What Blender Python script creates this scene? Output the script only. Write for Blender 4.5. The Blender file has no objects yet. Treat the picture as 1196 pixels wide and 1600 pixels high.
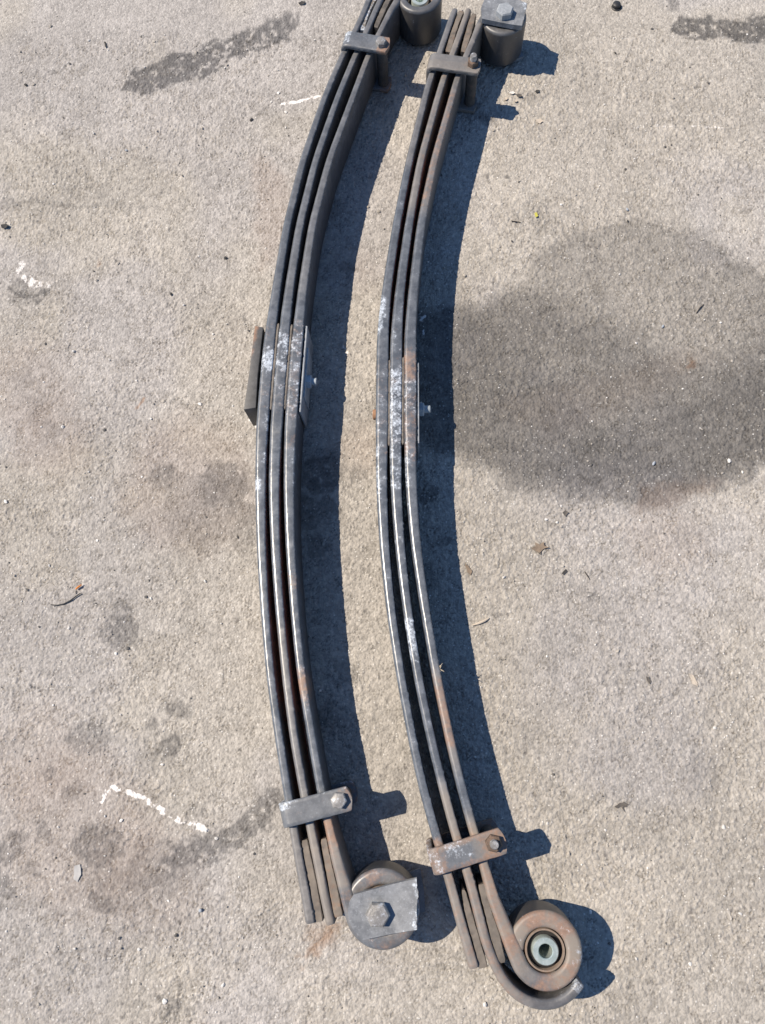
import bpy, bmesh, math, random
import numpy as np
from mathutils import Vector, Matrix
random.seed(7); rng = np.random.default_rng(7)
sc = bpy.context.scene
col = sc.collection

# ------------------------------------------------------------------ camera
CAM_H = 1.25
F_PX = 1174.0                      # focal length in photo pixels (photo is 1196 x 1600)
RW = np.array([[0.998986358, 0.0, 0.0450139509],
               [0.0110712448, 0.969282159, -0.245702105],
               [-0.0436312195, 0.245951411, 0.968299654]])
cd = bpy.data.cameras.new('camera'); cam = bpy.data.objects.new('camera', cd); col.objects.link(cam)
cd.sensor_fit = 'VERTICAL'; cd.sensor_height = 36.0; cd.lens = F_PX / 1600 * 36.0
cd.clip_start = 0.02; cd.clip_end = 500
m4 = Matrix.Identity(4)
for i in range(3):
    for j in range(3): m4[i][j] = RW[i][j]
m4[2][3] = CAM_H
cam.matrix_world = m4
sc.camera = cam

# ------------------------------------------------------------------ light
SUN = Vector((-0.758, 0.153, 1.0)).normalized()
elev = math.asin(SUN.z); az = math.atan2(SUN.x, SUN.y)
w = bpy.data.worlds.new('World'); sc.world = w; w.use_nodes = True
nt = w.node_tree; nt.nodes.clear()
sky = nt.nodes.new('ShaderNodeTexSky'); sky.sky_type = 'NISHITA'; sky.sun_disc = False
sky.ozone_density = 6.0; sky.dust_density = 0.0; sky.air_density = 1.0
sky.sun_elevation = elev; sky.sun_rotation = az % (2 * math.pi)
bg = nt.nodes.new('ShaderNodeBackground'); bg.inputs['Strength'].default_value = 0.10
ow = nt.nodes.new('ShaderNodeOutputWorld')
nt.links.new(sky.outputs[0], bg.inputs[0]); nt.links.new(bg.outputs[0], ow.inputs[0])
sd = bpy.data.lights.new('sun', 'SUN'); sd.energy = 5.0; sd.angle = math.radians(0.5); sd.color = (1.0, 0.885, 0.735)
so = bpy.data.objects.new('sun', sd); col.objects.link(so); so.location = (-3, 1, 4)
so.rotation_euler = SUN.to_track_quat('Z', 'Y').to_euler()
sc.view_settings.view_transform = 'Standard'; sc.view_settings.look = 'None'
sc.view_settings.exposure = 0.42; sc.view_settings.gamma = 1.0

# ------------------------------------------------------------------ helpers
def at(px, py, z=0.0):
    """point of the place at height z seen at photo pixel px, py"""
    r = RW @ np.array([px - 598.0, 800.0 - py, -F_PX])
    t = (z - CAM_H) / r[2]
    return np.array([r[0] * t, r[1] * t])
def at3(px, py, z): return Vector((*at(px, py, z), z))

def tag(o, label=None, cat=None, group=None, kind=None):
    if label: o['label'] = label
    if cat: o['category'] = cat
    if group: o['group'] = group
    if kind: o['kind'] = kind
    return o
def empty(name, loc):
    o = bpy.data.objects.new(name, None); o.location = loc; o.empty_display_size = 0.05
    col.objects.link(o); return o
def link_mesh(name, me, mat, parent=None, origin=None, smooth=True, angle=40):
    """link mesh given in world coordinates as an object with its own origin"""
    if smooth:
        me.polygons.foreach_set('use_smooth', [True] * len(me.polygons))
        try: me.set_sharp_from_angle(angle=math.radians(angle))
        except Exception: pass
    base = parent_origin(parent)
    if origin is None:
        n = len(me.vertices); co = np.empty(n * 3); me.vertices.foreach_get('co', co)
        co = co.reshape(-1, 3); origin = Vector(((co[:, 0].min() + co[:, 0].max()) / 2, (co[:, 1].min() + co[:, 1].max()) / 2, co[:, 2].min()))
    me.transform(Matrix.Translation(-Vector(origin)))
    me.materials.append(mat)
    o = bpy.data.objects.new(name, me); col.objects.link(o)
    o.location = Vector(origin) - base
    o.parent = parent
    return o
def parent_origin(p):
    v = Vector((0, 0, 0))
    while p is not None:
        v = v + p.location; p = p.parent
    return v
def bm_mesh(name, bm):
    me = bpy.data.meshes.new(name); bmesh.ops.recalc_face_normals(bm, faces=bm.faces); bm.to_mesh(me); bm.free(); return me
def set_attr(me, data, name='wear'):
    a = me.attributes.new(name, 'FLOAT_COLOR', 'POINT')
    d = np.ones((len(me.vertices), 4), dtype=np.float32); d[:, 3] = 1.0 if data.shape[1] < 4 else 0; d[:, :data.shape[1]] = data
    a.data.foreach_set('color', d.ravel())
def bevel(bm, width, seg=2, ang=35):
    es = [e for e in bm.edges if len(e.link_faces) == 2 and e.calc_face_angle(0) > math.radians(ang)]
    bmesh.ops.bevel(bm, geom=es, offset=width, segments=seg, profile=0.6, affect='EDGES', clamp_overlap=True)
def prism(pts, z0, z1, bw=0.0015, seg=2, zoff=None):
    """closed outline (list of xy) lifted between two heights, edges eased"""
    bm = bmesh.new()
    b = [bm.verts.new((p[0], p[1], z0 + (zoff(p) if zoff else 0))) for p in pts]
    t = [bm.verts.new((p[0], p[1], z1 + (zoff(p) if zoff else 0))) for p in pts]
    n = len(pts)
    bm.faces.new(list(reversed(b))); bm.faces.new(t)
    for i in range(n): bm.faces.new((b[i], b[(i + 1) % n], t[(i + 1) % n], t[i]))
    bmesh.ops.recalc_face_normals(bm, faces=bm.faces)
    if bw: bevel(bm, bw, seg)
    return bm
def lathe(prof, c, axis=(0, 0, 1), n=40, phase=0.0, close=True):
    """turned solid: profile of (radius, height) about an axis through c"""
    bm = bmesh.new(); ax = Vector(axis).normalized()
    u = ax.orthogonal().normalized(); v = ax.cross(u); c = Vector(c)
    rings = []
    for r, h in prof:
        if r < 1e-6: rings.append([bm.verts.new(c + ax * h)])
        else: rings.append([bm.verts.new(c + ax * h + (u * math.cos(phase + 2 * math.pi * k / n) + v * math.sin(phase + 2 * math.pi * k / n)) * r) for k in range(n)])
    for a, b in zip(rings, rings[1:] + ([rings[0]] if close else [])):
        if len(a) == 1 and len(b) == 1: continue
        for k in range(n):
            k2 = (k + 1) % n
            if len(a) == 1: bm.faces.new((a[0], b[k], b[k2]))
            elif len(b) == 1: bm.faces.new((a[k], a[k2], b[0]))
            else: bm.faces.new((a[k], a[k2], b[k2], b[k]))
    return bm
def join_bm(bms):
    out = bmesh.new()
    for b in bms:
        me = bpy.data.meshes.new('tmp'); b.to_mesh(me); b.free(); out.from_mesh(me); bpy.data.meshes.remove(me)
    return out
def hexhead(c, r, h, axis=(0, 0, 1), phase=0.3, dome=0.0012):
    a = r * 0.866
    return lathe([(0, 0), (r, 0), (r, h * 0.82), (a * 1.01, h), (a * 0.6, h + dome * 0.4), (0, h + dome)], c, axis, 6, phase, close=False)
def jitter(me, amp, seed=0, scale=1.0):
    r = np.random.default_rng(seed); n = len(me.vertices)
    co = np.empty(n * 3); me.vertices.foreach_get('co', co); co = co + r.normal(0, amp, n * 3); me.vertices.foreach_set('co', co)

# lattice noise for numpy
def vnoise(x, y, seed):
    r = np.random.default_rng(seed); T = r.random((256, 256)).astype(np.float32)
    xi = np.floor(x).astype(np.int64); yi = np.floor(y).astype(np.int64)
    fx = (x - xi).astype(np.float32); fy = (y - yi).astype(np.float32); fx = fx * fx * (3 - 2 * fx); fy = fy * fy * (3 - 2 * fy)
    a = T[xi & 255, yi & 255]; b = T[(xi + 1) & 255, yi & 255]; c = T[xi & 255, (yi + 1) & 255]; d = T[(xi + 1) & 255, (yi + 1) & 255]
    return (a * (1 - fx) + b * fx) * (1 - fy) + (c * (1 - fx) + d * fx) * fy
def fbm(x, y, seed, octv=4):
    s = 0; a = 0.5; tot = 0
    for o in range(octv):
        s = s + a * vnoise(x, y, seed + o); tot += a; x = x * 2.03 + 11.3; y = y * 2.03 + 5.7; a *= 0.5
    return s / tot

# ------------------------------------------------------------------ materials
def newmat(name):
    m = bpy.data.materials.new(name); m.use_nodes = True; t = m.node_tree; t.nodes.clear()
    o = t.nodes.new('ShaderNodeOutputMaterial'); p = t.nodes.new('ShaderNodeBsdfPrincipled')
    t.links.new(p.outputs[0], o.inputs[0]); return m, t, p
class N:
    def __init__(s, t): s.t = t
    def __call__(s, kind, **kw):
        n = s.t.nodes.new(kind)
        for k, v in kw.items():
            if k.startswith('i_'):
                n.inputs[int(k[2:]) if k[2:].isdigit() else k[2:]].default_value = v
            else: setattr(n, k, v)
        return n
    def math(s, op, a, b=None, clamp=False):
        n = s.t.nodes.new('ShaderNodeMath'); n.operation = op; n.use_clamp = clamp
        for i, q in enumerate((a, b)):
            if q is None: continue
            if isinstance(q, (int, float)): n.inputs[i].default_value = q
            else: s.t.links.new(q, n.inputs[i])
        return n.outputs[0]
    def mix(s, fac, a, b, mode='MIX'):
        n = s.t.nodes.new('ShaderNodeMix'); n.data_type = 'RGBA'; n.blend_type = mode
        for i, q in ((0, fac), (6, a), (7, b)):
            if isinstance(q, (int, float)): n.inputs[i].default_value = q
            elif isinstance(q, tuple): n.inputs[i].default_value = (*q, 1) if len(q) == 3 else q
            else: s.t.links.new(q, n.inputs[i])
        return n.outputs[2]
    def ramp(s, x, a, b):
        n = s.t.nodes.new('ShaderNodeMapRange'); n.interpolation_type = 'SMOOTHSTEP'
        s.t.links.new(x, n.inputs[0]); n.inputs[1].default_value = a; n.inputs[2].default_value = b; return n.outputs[0]
    def noise(s, vec, scale, detail=4, rough=0.6):
        n = s.t.nodes.new('ShaderNodeTexNoise'); n.inputs['Scale'].default_value = scale; n.inputs['Detail'].default_value = detail; n.inputs['Roughness'].default_value = rough
        s.t.links.new(vec, n.inputs['Vector']); return n

def steel_mat(name, base, base2, rough=0.45, spec=0.5, use_attr=True, bump=0.25, rust0=0.0, dust0=0.0, scuff0=0.0, metal=0.0, rustcol=(0.225, 0.140, 0.098), dustcol=(0.21, 0.18, 0.15), scuffcol=(0.40, 0.44, 0.49)):
    m, t, p = newmat(name); n = N(t)
    geo = n('ShaderNodeNewGeometry'); P = geo.outputs['Position']
    n1 = n.noise(P, 55, 5, 0.65); n2 = n.noise(P, 260, 4, 0.7); n3 = n.noise(P, 95, 6, 0.75); n4 = n.noise(P, 22, 3, 0.6)
    c = n.mix(n.ramp(n1.outputs[0], 0.35, 0.68), base, base2)
    c = n.mix(n.math('MULTIPLY', n.ramp(n2.outputs[0], 0.5, 0.75), 0.35), c, tuple(min(1, x * 1.9) for x in base2))
    if use_attr:
        at_ = n('ShaderNodeAttribute', attribute_name='wear'); sp = n('ShaderNodeSeparateColor'); t.links.new(at_.outputs[0], sp.inputs[0])
        S, G, D = sp.outputs[0], sp.outputs[1], sp.outputs[2]
    else: S, G, D = scuff0, rust0, dust0
    if use_attr:
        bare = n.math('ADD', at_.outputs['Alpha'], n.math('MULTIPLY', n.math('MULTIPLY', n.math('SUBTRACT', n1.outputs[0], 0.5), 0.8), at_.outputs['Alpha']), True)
        c = n.mix(n.math('MULTIPLY', n.math('SUBTRACT', 1.0, bare), 0.85), c, (0.020, 0.020, 0.021))  # low alpha takes the base colour towards near black
    # dust: soft, patchy
    d = n.math('MULTIPLY', D, n.math('ADD', n.math('MULTIPLY', n1.outputs[0], 1.0), 0.42), True)
    c = n.mix(d, c, dustcol)
    # rust: blotches
    r = n.ramp(n.math('ADD', n3.outputs[0], n.math('MULTIPLY', G, 0.50)), 0.60, 0.98)
    rc = n.mix(n2.outputs[0], tuple(x * 0.55 for x in rustcol), tuple(min(1, x * 1.55) for x in rustcol))
    if use_attr: rc = n.mix(n.ramp(G, 0.98, 1.25), rc, (0.42, 0.135, 0.062))
    c = n.mix(r, c, rc)
    # scuffs: bright chips with hard edges
    s = n.ramp(n.math('ADD', n.math('ADD', n.math('ADD', n.math('MULTIPLY', n3.outputs[0], 0.55), n.math('MULTIPLY', n2.outputs[0], 0.35)), n.math('MULTIPLY', n1.outputs[0], 0.45)), n.math('MULTIPLY', S, 0.36)), 0.82, 0.99)
    s = n.math('MULTIPLY', s, 0.9)
    sc2 = n.mix(n.ramp(n2.outputs[0], 0.3, 0.7), tuple(x * 0.5 for x in scuffcol), tuple(min(1, x * 1.55) for x in scuffcol))
    c = n.mix(s, c, sc2)
    t.links.new(c, p.inputs['Base Color'])
    ro = n.math('ADD', rough - 0.12, n.math('MULTIPLY', n4.outputs[0], 0.24))
    ro = n.math('ADD', ro, n.math('MULTIPLY', n.math('MAXIMUM', r, d), 0.32), True)
    if use_attr: ro = n.math('ADD', ro, n.math('MULTIPLY', n.math('SUBTRACT', 1.0, at_.outputs['Alpha'], True), 0.2), True)
    t.links.new(ro, p.inputs['Roughness']); p.inputs['Specular IOR Level'].default_value = spec
    if use_attr:
        pass
    if metal: p.inputs['Metallic'].default_value = metal
    b = n('ShaderNodeBump'); b.inputs['Strength'].default_value = bump; b.inputs['Distance'].default_value = 0.0012
    hh = n.math('ADD', n.math('MULTIPLY', n2.outputs[0], 0.5), n.math('MULTIPLY', n3.outputs[0], 0.45)); hh = n.math('ADD', hh, n.math('MULTIPLY', r, 0.2)); hh = n.math('SUBTRACT', hh, n.math('MULTIPLY', s, 0.25))
    t.links.new(hh, b.inputs['Height']); t.links.new(b.outputs[0], p.inputs['Normal'])
    return m
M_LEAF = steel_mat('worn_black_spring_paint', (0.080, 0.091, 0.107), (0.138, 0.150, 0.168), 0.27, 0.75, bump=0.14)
M_CLIP = steel_mat('grey_painted_clip', (0.085, 0.098, 0.116), (0.125, 0.140, 0.160), 0.42, 0.5)
M_BRK = steel_mat('cut_bracket_steel', (0.13, 0.142, 0.158), (0.21, 0.224, 0.242), 0.38, 0.5)
M_LINER = steel_mat('liner_strip', (0.11, 0.10, 0.09), (0.17, 0.155, 0.14), 0.6, 0.3, False, rust0=0.15, dust0=0.3)
M_SPACER = steel_mat('dusty_spacer', (0.075, 0.070, 0.063), (0.12, 0.11, 0.10), 0.7, 0.3)
M_PLATE = steel_mat('grey_seat_plate', (0.22, 0.24, 0.26), (0.32, 0.34, 0.36), 0.5, 0.4, False, scuff0=0.1)
M_PAD = steel_mat('dark_axle_pad', (0.050, 0.052, 0.054), (0.075, 0.077, 0.08), 0.5, 0.4)
M_BOLTW = steel_mat('bright_worn_bolt', (0.17, 0.165, 0.16), (0.30, 0.29, 0.28), 0.42, 0.5, False, metal=0.2, bump=0.6, rust0=0.05, scuff0=0.40)
M_BOLTD = steel_mat('dark_rusty_nut', (0.06, 0.045, 0.035), (0.11, 0.08, 0.06), 0.55, 0.4, False, rust0=0.35)
M_BOLTB = steel_mat('painted_grey_nut', (0.24, 0.28, 0.31), (0.36, 0.40, 0.43), 0.45, 0.5, False, scuff0=0.2)
M_ZINC = steel_mat('zinc_bush_core', (0.42, 0.49, 0.45), (0.60, 0.66, 0.61), 0.33, 0.5, False, metal=0.55, bump=0.15, rust0=0.0)
M_TANRING = steel_mat('rusty_bush_sleeve', (0.16, 0.12, 0.09), (0.24, 0.18, 0.14), 0.6, 0.4, False, rust0=0.3, dust0=0.3)
M_RUBBER = steel_mat('bush_rubber', (0.012, 0.011, 0.011), (0.02, 0.019, 0.018), 0.6, 0.3, False)
M_SLEEVE = steel_mat('clip_tube', (0.05, 0.048, 0.045), (0.08, 0.075, 0.07), 0.6, 0.3, False, rust0=0.2)

def plain(name, c, var=0.35, rough=0.75, scale=300, spec=0.3):
    m, t, p = newmat(name); n = N(t); geo = n('ShaderNodeNewGeometry')
    nz = n.noise(geo.outputs['Position'], scale, 4, 0.7)
    cc = n.mix(nz.outputs[0], tuple(x * (1 - var) for x in c), tuple(min(1, x * (1 + var)) for x in c))
    t.links.new(cc, p.inputs['Base Color']); p.inputs['Roughness'].default_value = rough; p.inputs['Specular IOR Level'].default_value = spec
    b = n('ShaderNodeBump'); b.inputs['Strength'].default_value = 0.4; b.inputs['Distance'].default_value = 0.001
    t.links.new(nz.outputs[0], b.inputs['Height']); t.links.new(b.outputs[0], p.inputs['Normal']); return m

# ground
def ground_mat():
    m, t, p = newmat('weathered_asphalt'); n = N(t)
    geo = n('ShaderNodeNewGeometry'); P = geo.outputs['Position']
    at_ = n('ShaderNodeAttribute', attribute_name='stain'); sp = n('ShaderNodeSeparateColor'); t.links.new(at_.outputs[0], sp.inputs[0])
    OIL, CHALK, RUST = sp.outputs[0], sp.outputs[1], sp.outputs[2]
    at2 = n('ShaderNodeAttribute', attribute_name='grain'); sp2 = n('ShaderNodeSeparateColor'); t.links.new(at2.outputs[0], sp2.inputs[0])
    TONE, WARM, PIT = sp2.outputs[0], sp2.outputs[1], sp2.outputs[2]
    # warp for stone speckle
    big = n.noise(P, 5.0, 4, 0.6); mid = n.noise(P, 38, 5, 0.65); fine = n.noise(P, 330, 3, 0.7)
    v1 = n('ShaderNodeTexVoronoi'); v1.inputs['Scale'].default_value = 250; v1.inputs['Randomness'].default_value = 1.0; t.links.new(P, v1.inputs['Vector'])
    sv = n('ShaderNodeSeparateColor'); t.links.new(v1.outputs['Color'], sv.inputs[0])
    v2 = n('ShaderNodeTexVoronoi'); v2.inputs['Scale'].default_value = 130; t.links.new(P, v2.inputs['Vector'])
    sv2 = n('ShaderNodeSeparateColor'); t.links.new(v2.outputs['Color'], sv2.inputs[0])
    warm = n.mix(n.ramp(WARM, 0.35, 0.65), (0.325, 0.306, 0.288), (0.336, 0.312, 0.278))
    c = warm
    k = n.math('ADD', n.math('MULTIPLY', sv.outputs[0], 0.33), n.math('MULTIPLY', sv2.outputs[1], 0.16))
    k = n.math('ADD', k, n.math('MULTIPLY', mid.outputs[0], 0.16)); k = n.math('ADD', k, n.math('MULTIPLY', fine.outputs[0], 0.30))
    k = n.math('ADD', k, 0.55)
    k = n.math('MULTIPLY', k, n.math('ADD', n.math('MULTIPLY', TONE, 0.5), 0.75))
    kk = n('ShaderNodeCombineColor')
    for i in range(3): t.links.new(k, kk.inputs[i])
    c = n.mix(1.0, c, kk.outputs[0], 'MULTIPLY')
    # pits between stones get a darker colour
    c = n.mix(n.math('MULTIPLY', PIT, 0.62), c, (0.085, 0.078, 0.07))
    # pale chips of stone
    wh = n.math('MULTIPLY', n.math('GREATER_THAN', sv.outputs[1], 0.93), n.ramp(v1.outputs['Distance'], 0.42, 0.22))
    c = n.mix(n.math('MULTIPLY', wh, 0.75), c, (0.62, 0.60, 0.56))
    dk = n.math('MULTIPLY', n.math('GREATER_THAN', sv2.outputs[2], 0.955), n.ramp(v2.outputs['Distance'], 0.45, 0.2))
    c = n.mix(n.math('MULTIPLY', dk, 0.5), c, (0.11, 0.10, 0.095))
    # rust tint, oil, chalk
    c = n.mix(RUST, c, (0.26, 0.155, 0.095))
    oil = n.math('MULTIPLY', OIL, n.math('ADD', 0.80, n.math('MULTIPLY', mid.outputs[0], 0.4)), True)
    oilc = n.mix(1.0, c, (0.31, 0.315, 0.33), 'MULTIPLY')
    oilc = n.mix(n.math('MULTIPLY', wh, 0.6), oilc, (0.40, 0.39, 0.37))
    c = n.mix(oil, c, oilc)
    ch = n.ramp(n.math('ADD', n.math('MULTIPLY', CHALK, 0.8), n.math('MULTIPLY', fine.outputs[0], 0.5)), 0.50, 0.72)
    c = n.mix(ch, c, (0.74, 0.71, 0.68))
    t.links.new(c, p.inputs['Base Color'])
    ro = n.math('SUBTRACT', 0.86, n.math('MULTIPLY', oil, 0.16)); t.links.new(ro, p.inputs['Roughness'])
    p.inputs['Specular IOR Level'].default_value = 0.28
    b = n('ShaderNodeBump'); b.inputs['Strength'].default_value = 0.9; b.inputs['Distance'].default_value = 0.0016
    hh = n.math('ADD', n.math('MULTIPLY', n.math('SUBTRACT', 1.0, v1.outputs['Distance']), 0.7), n.math('MULTIPLY', fine.outputs[0], 0.9))
    t.links.new(hh, b.inputs['Height']); t.links.new(b.outputs[0], p.inputs['Normal'])
    return m
M_GROUND = ground_mat()

# ------------------------------------------------------------------ ground: one sheet with real relief near the springs
def axis(lo, hi, step, far=30.0):
    core = np.arange(lo, hi + step * 0.5, step); g = []; s = step; x = 0
    while x < far: s *= 1.22; x += s; g.append(x)
    g = np.array(g); return np.concatenate([(core[0] - g)[::-1], core, core[-1] + g])
gx = axis(-0.82, 0.66, 0.0017)
gy = np.concatenate([axis(-0.50, 1.32, 0.0018)])
# coarser rows far from the camera
keep = np.ones(len(gy), bool); idx = np.where((gy > 0.75) & (gy < 1.32))[0]; keep[idx[2::3]] = False; gy = gy[keep]
X, Y = np.meshgrid(gx, gy, indexing='xy'); nx_, ny_ = len(gx), len(gy)
X = X.astype(np.float64); Y = Y.astype(np.float64)
fadeg = np.clip(1 - np.maximum(np.maximum(-0.82 - X, X - 0.66), np.maximum(-0.50 - Y, Y - 1.32)) / 0.05, 0, 1)
def worley(x, y, cell, seed):
    r = np.random.default_rng(seed); jx = r.random((256, 256)).astype(np.float32); jy = r.random((256, 256)).astype(np.float32); rv = r.random((256, 256)).astype(np.float32)
    u = x / cell; v = y / cell; xi = np.floor(u).astype(np.int64); yi = np.floor(v).astype(np.int64)
    fu = (u - xi).astype(np.float32); fv = (v - yi).astype(np.float32)
    d1 = np.full(x.shape, 9, np.float32); d2 = np.full(x.shape, 9, np.float32); val = np.zeros(x.shape, np.float32)
    for a in (-1, 0, 1):
        for b in (-1, 0, 1):
            ia = (xi + a) & 255; ib = (yi + b) & 255
            d = np.hypot(a + jx[ia, ib] - fu, b + jy[ia, ib] - fv)
            c1 = d < d1
            d2 = np.where(c1, d1, np.minimum(d2, d)); val = np.where(c1, rv[ia, ib], val); d1 = np.where(c1, d, d1)
    return d1, d2, val
wx = X + 0.004 * (fbm(X * 90, Y * 90, 50, 2) - 0.5); wy = Y + 0.004 * (fbm(X * 90 + 40, Y * 90, 60, 2) - 0.5)
d1, d2, v1 = worley(wx, wy, 0.0060, 1)
e1, e2, v2 = worley(wx + 3.1, wy, 0.0039, 2)
st1 = np.clip((d2 - d1) * 4.5, 0, 1); st2 = np.clip((e2 - e1) * 3.5, 0, 1)
rough_patch = np.clip(0.40 + 2.4 * (fbm(X * 9, Y * 9, 44, 4) - 0.38), 0.22, 1.1)
Z = rough_patch * (0.0017 * v1 ** 1.4 * st1 ** .5 + 0.0011 * v2 ** 1.3 * st2 ** .5) + 0.0010 * (fbm(X * 170, Y * 170, 3, 3) - 0.5) + 0.005 * (fbm(X * 4, Y * 4, 9, 3) - 0.5)
gate = fbm(X * 70, Y * 70, 70, 3)
pit = np.clip(np.clip(1.15 - st1 * 2.2, 0, 1) * np.clip(gate * 4 - 1.75, 0, 1) + .5 * np.clip(1.1 - st2 * 2.5, 0, 1) * np.clip(gate * 3 - 1.35, 0, 1), 0, 1)
Z -= 0.0014 * pit
Z = Z * fadeg
Z -= Z[(np.abs(X) < 0.5) & (np.abs(Y - 0.4) < 0.8)].mean() + 0.0009
tone = 0.55 + 0.6 * (fbm(X * 7, Y * 7, 20, 5) - 0.5) + 0.30 * (fbm(X * 30, Y * 30, 26, 4) - 0.5) + 0.32 * (v1 - 0.5) + 0.26 * (v2 - 0.5)
warmv = 0.5 + 1.6 * (fbm(X * 3.2 + 7, Y * 3.2, 31, 4) - 0.5)

# stains with outlines of their own
NW1 = fbm(X * 24, Y * 24, 80, 4) - 0.5; NW2 = fbm(X * 24 + 31, Y * 24 + 17, 90, 4) - 0.5
NF = fbm(X * 120, Y * 120, 95, 3)
FW1 = fbm(X * 95, Y * 95, 101, 3) - 0.5; FW2 = fbm(X * 95 + 9, Y * 95 + 3, 111, 3) - 0.5
SX = X + 0.038 * NW1 + 0.016 * FW1; SY = Y + 0.038 * NW2 + 0.016 * FW2
oil = np.zeros(X.shape, np.float32); chalk = np.zeros(X.shape, np.float32); rustm = np.zeros(X.shape, np.float32)
def sdf(poly, pad):
    poly = np.array(poly); lo = poly.min(0) - pad; hi = poly.max(0) + pad
    sx = (gx > lo[0]) & (gx < hi[0]); sy = (gy > lo[1]) & (gy < hi[1]); ix = np.ix_(sy, sx)
    x = SX[ix]; y = SY[ix]; D = np.full(x.shape, 1e9); ins = np.zeros(x.shape, bool)
    for a, b in zip(poly, np.roll(poly, -1, 0)):
        e = b - a; L2 = (e ** 2).sum() + 1e-12; tt = np.clip(((x - a[0]) * e[0] + (y - a[1]) * e[1]) / L2, 0, 1)
        D = np.minimum(D, np.hypot(x - a[0] - tt * e[0], y - a[1] - tt * e[1]))
        cr = (a[1] > y) != (b[1] > y)
        xx = a[0] + (y - a[1]) * e[0] / (e[1] if abs(e[1]) > 1e-9 else 1e-9)
        ins ^= cr & (x < xx)
    return ix, np.where(ins, -D, D)
def stain(pxpoly, amount, soft=0.012, target=None, holes=0.0, pad=0.06):
    tgt = oil if target is None else target
    ix, D = sdf([at(*q) for q in pxpoly], pad)
    mk = np.clip(0.5 - D / (soft * .55), 0, 1)
    if holes: mk = mk * np.clip((NF[ix] - (0.26 + 0.25 * holes)) * 8 + 1, 0, 1)
    if tgt is oil: mk = mk * np.clip(0.62 + 0.75 * NF[ix], 0.5, 1.1)
    if tgt is oil: amount = min(.9, amount * 1.05)
    tgt[ix] = np.maximum(tgt[ix], 0) + (1 - np.maximum(tgt[ix], 0)) * mk * amount
def blot(px, py, r, amount, soft=0.012, target=None, holes=0.0, asp=1.0):
    a = np.linspace(0, 2 * math.pi, 14, endpoint=False)
    stain([(px + r * math.cos(q) * asp, py + r * math.sin(q)) for q in a], amount, soft, target, holes)
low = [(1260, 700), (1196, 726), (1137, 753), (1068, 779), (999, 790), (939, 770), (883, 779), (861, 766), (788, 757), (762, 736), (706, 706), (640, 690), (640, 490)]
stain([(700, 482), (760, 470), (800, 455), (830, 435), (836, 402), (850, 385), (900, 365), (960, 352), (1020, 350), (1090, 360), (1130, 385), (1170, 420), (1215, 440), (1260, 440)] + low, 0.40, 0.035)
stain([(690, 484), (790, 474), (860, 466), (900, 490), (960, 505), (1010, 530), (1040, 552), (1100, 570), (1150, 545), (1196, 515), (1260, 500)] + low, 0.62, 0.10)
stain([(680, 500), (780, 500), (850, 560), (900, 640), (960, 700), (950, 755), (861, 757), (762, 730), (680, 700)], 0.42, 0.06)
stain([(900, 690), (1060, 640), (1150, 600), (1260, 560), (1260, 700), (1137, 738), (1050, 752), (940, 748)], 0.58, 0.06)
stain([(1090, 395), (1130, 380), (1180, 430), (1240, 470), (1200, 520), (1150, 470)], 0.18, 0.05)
stain([(183, 136), (204, 109), (248, 91), (304, 76), (348, 57), (413, 39), (461, 26), (466, 39), (448, 65), (383, 87), (339, 109), (278, 126), (217, 150)], 0.80, 0.010, holes=0.5)
stain([(1050, 45), (1064, 25), (1083, 25), (1121, 23), (1250, 30), (1250, 66), (1121, 63), (1075, 65), (1056, 55)], 0.85, 0.008, holes=0.5)
stain([(1045, -5), (1070, -5), (1068, 11), (1052, 13)], 0.55, 0.008, holes=0.4)
for a in [(190, 985, 33, .5), (268, 1166, 20, .62), (280, 1106, 17, .5), (137, 1148, 30, .35), (236, 1130, 13, .45), (180, 960, 18, .3), (345, 760, 42, .40), (310, 800, 60, .24), (375, 840, 20, .3), (385, 800, 25, .35), (265, 735, 16, .35), (505, 730, 34, .3), (255, 742, 24, .34), (375, 745, 22, .2),
          (147, 1315, 36, .48), (14, 1322, 24, .5), (6, 1392, 20, .5), (75, 1205, 13, .45), (110, 1232, 15, .35), (62, 1298, 14, .4), (60, 1358, 12, .35), (160, 1403, 22, .4), (245, 1190, 8, .3), (300, 1262, 10, .4),
          (232, 1345, 40, .18), (250, 1560, 10, .55), (272, 1575, 13, .55), (262, 1592, 14, .55), (295, 1585, 8, .4), (283, 1552, 7, .45), (60, 640, 26, .22), (80, 672, 20, .28), (40, 590, 20, .15), (160, 300, 12, .25),
          (1030, 345, 9, .2), (700, 916, 9, .5), (715, 930, 7, .4), (500, 745, 30, .55), (482, 800, 26, .5), (520, 790, 16, .4), (498, 846, 20, .45), (540, 745, 16, .3), (560, 740, 14, .3), (672, 770, 16, .5), (690, 850, 14, .45), (665, 900, 16, .4),
          (545, 420, 13, .35), (520, 330, 18, .3), (600, 150, 20, .35), (735, 170, 22, .5), (765, 185, 12, .5), (843, 192, 5, .4), (830, 150, 10, .25), (520, 1120, 24, .35), (535, 1050, 20, .3), (640, 1400, 16, .2), (775, 962, 10, .35), (740, 890, 10, .25),
          (1090, 1060, 9, .3), (990, 1260, 7, .2), (945, 1310, 6, .4), (1072, 1200, 20, .1), (30, 455, 22, .35), (1020, 830, 14, .16), (1060, 845, 18, .14), (1100, 870, 16, .14)]:
    blot(a[0], a[1], a[2], a[3], 0.010 if a[3] > .3 else 0.02, holes=0.35)
stain([(255, 1335), (268, 1318), (326, 1305), (364, 1280), (401, 1251), (435, 1226), (442, 1243), (418, 1289), (389, 1314), (347, 1347), (293, 1347), (268, 1364)], 0.62, 0.012, holes=0.45)
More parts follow.
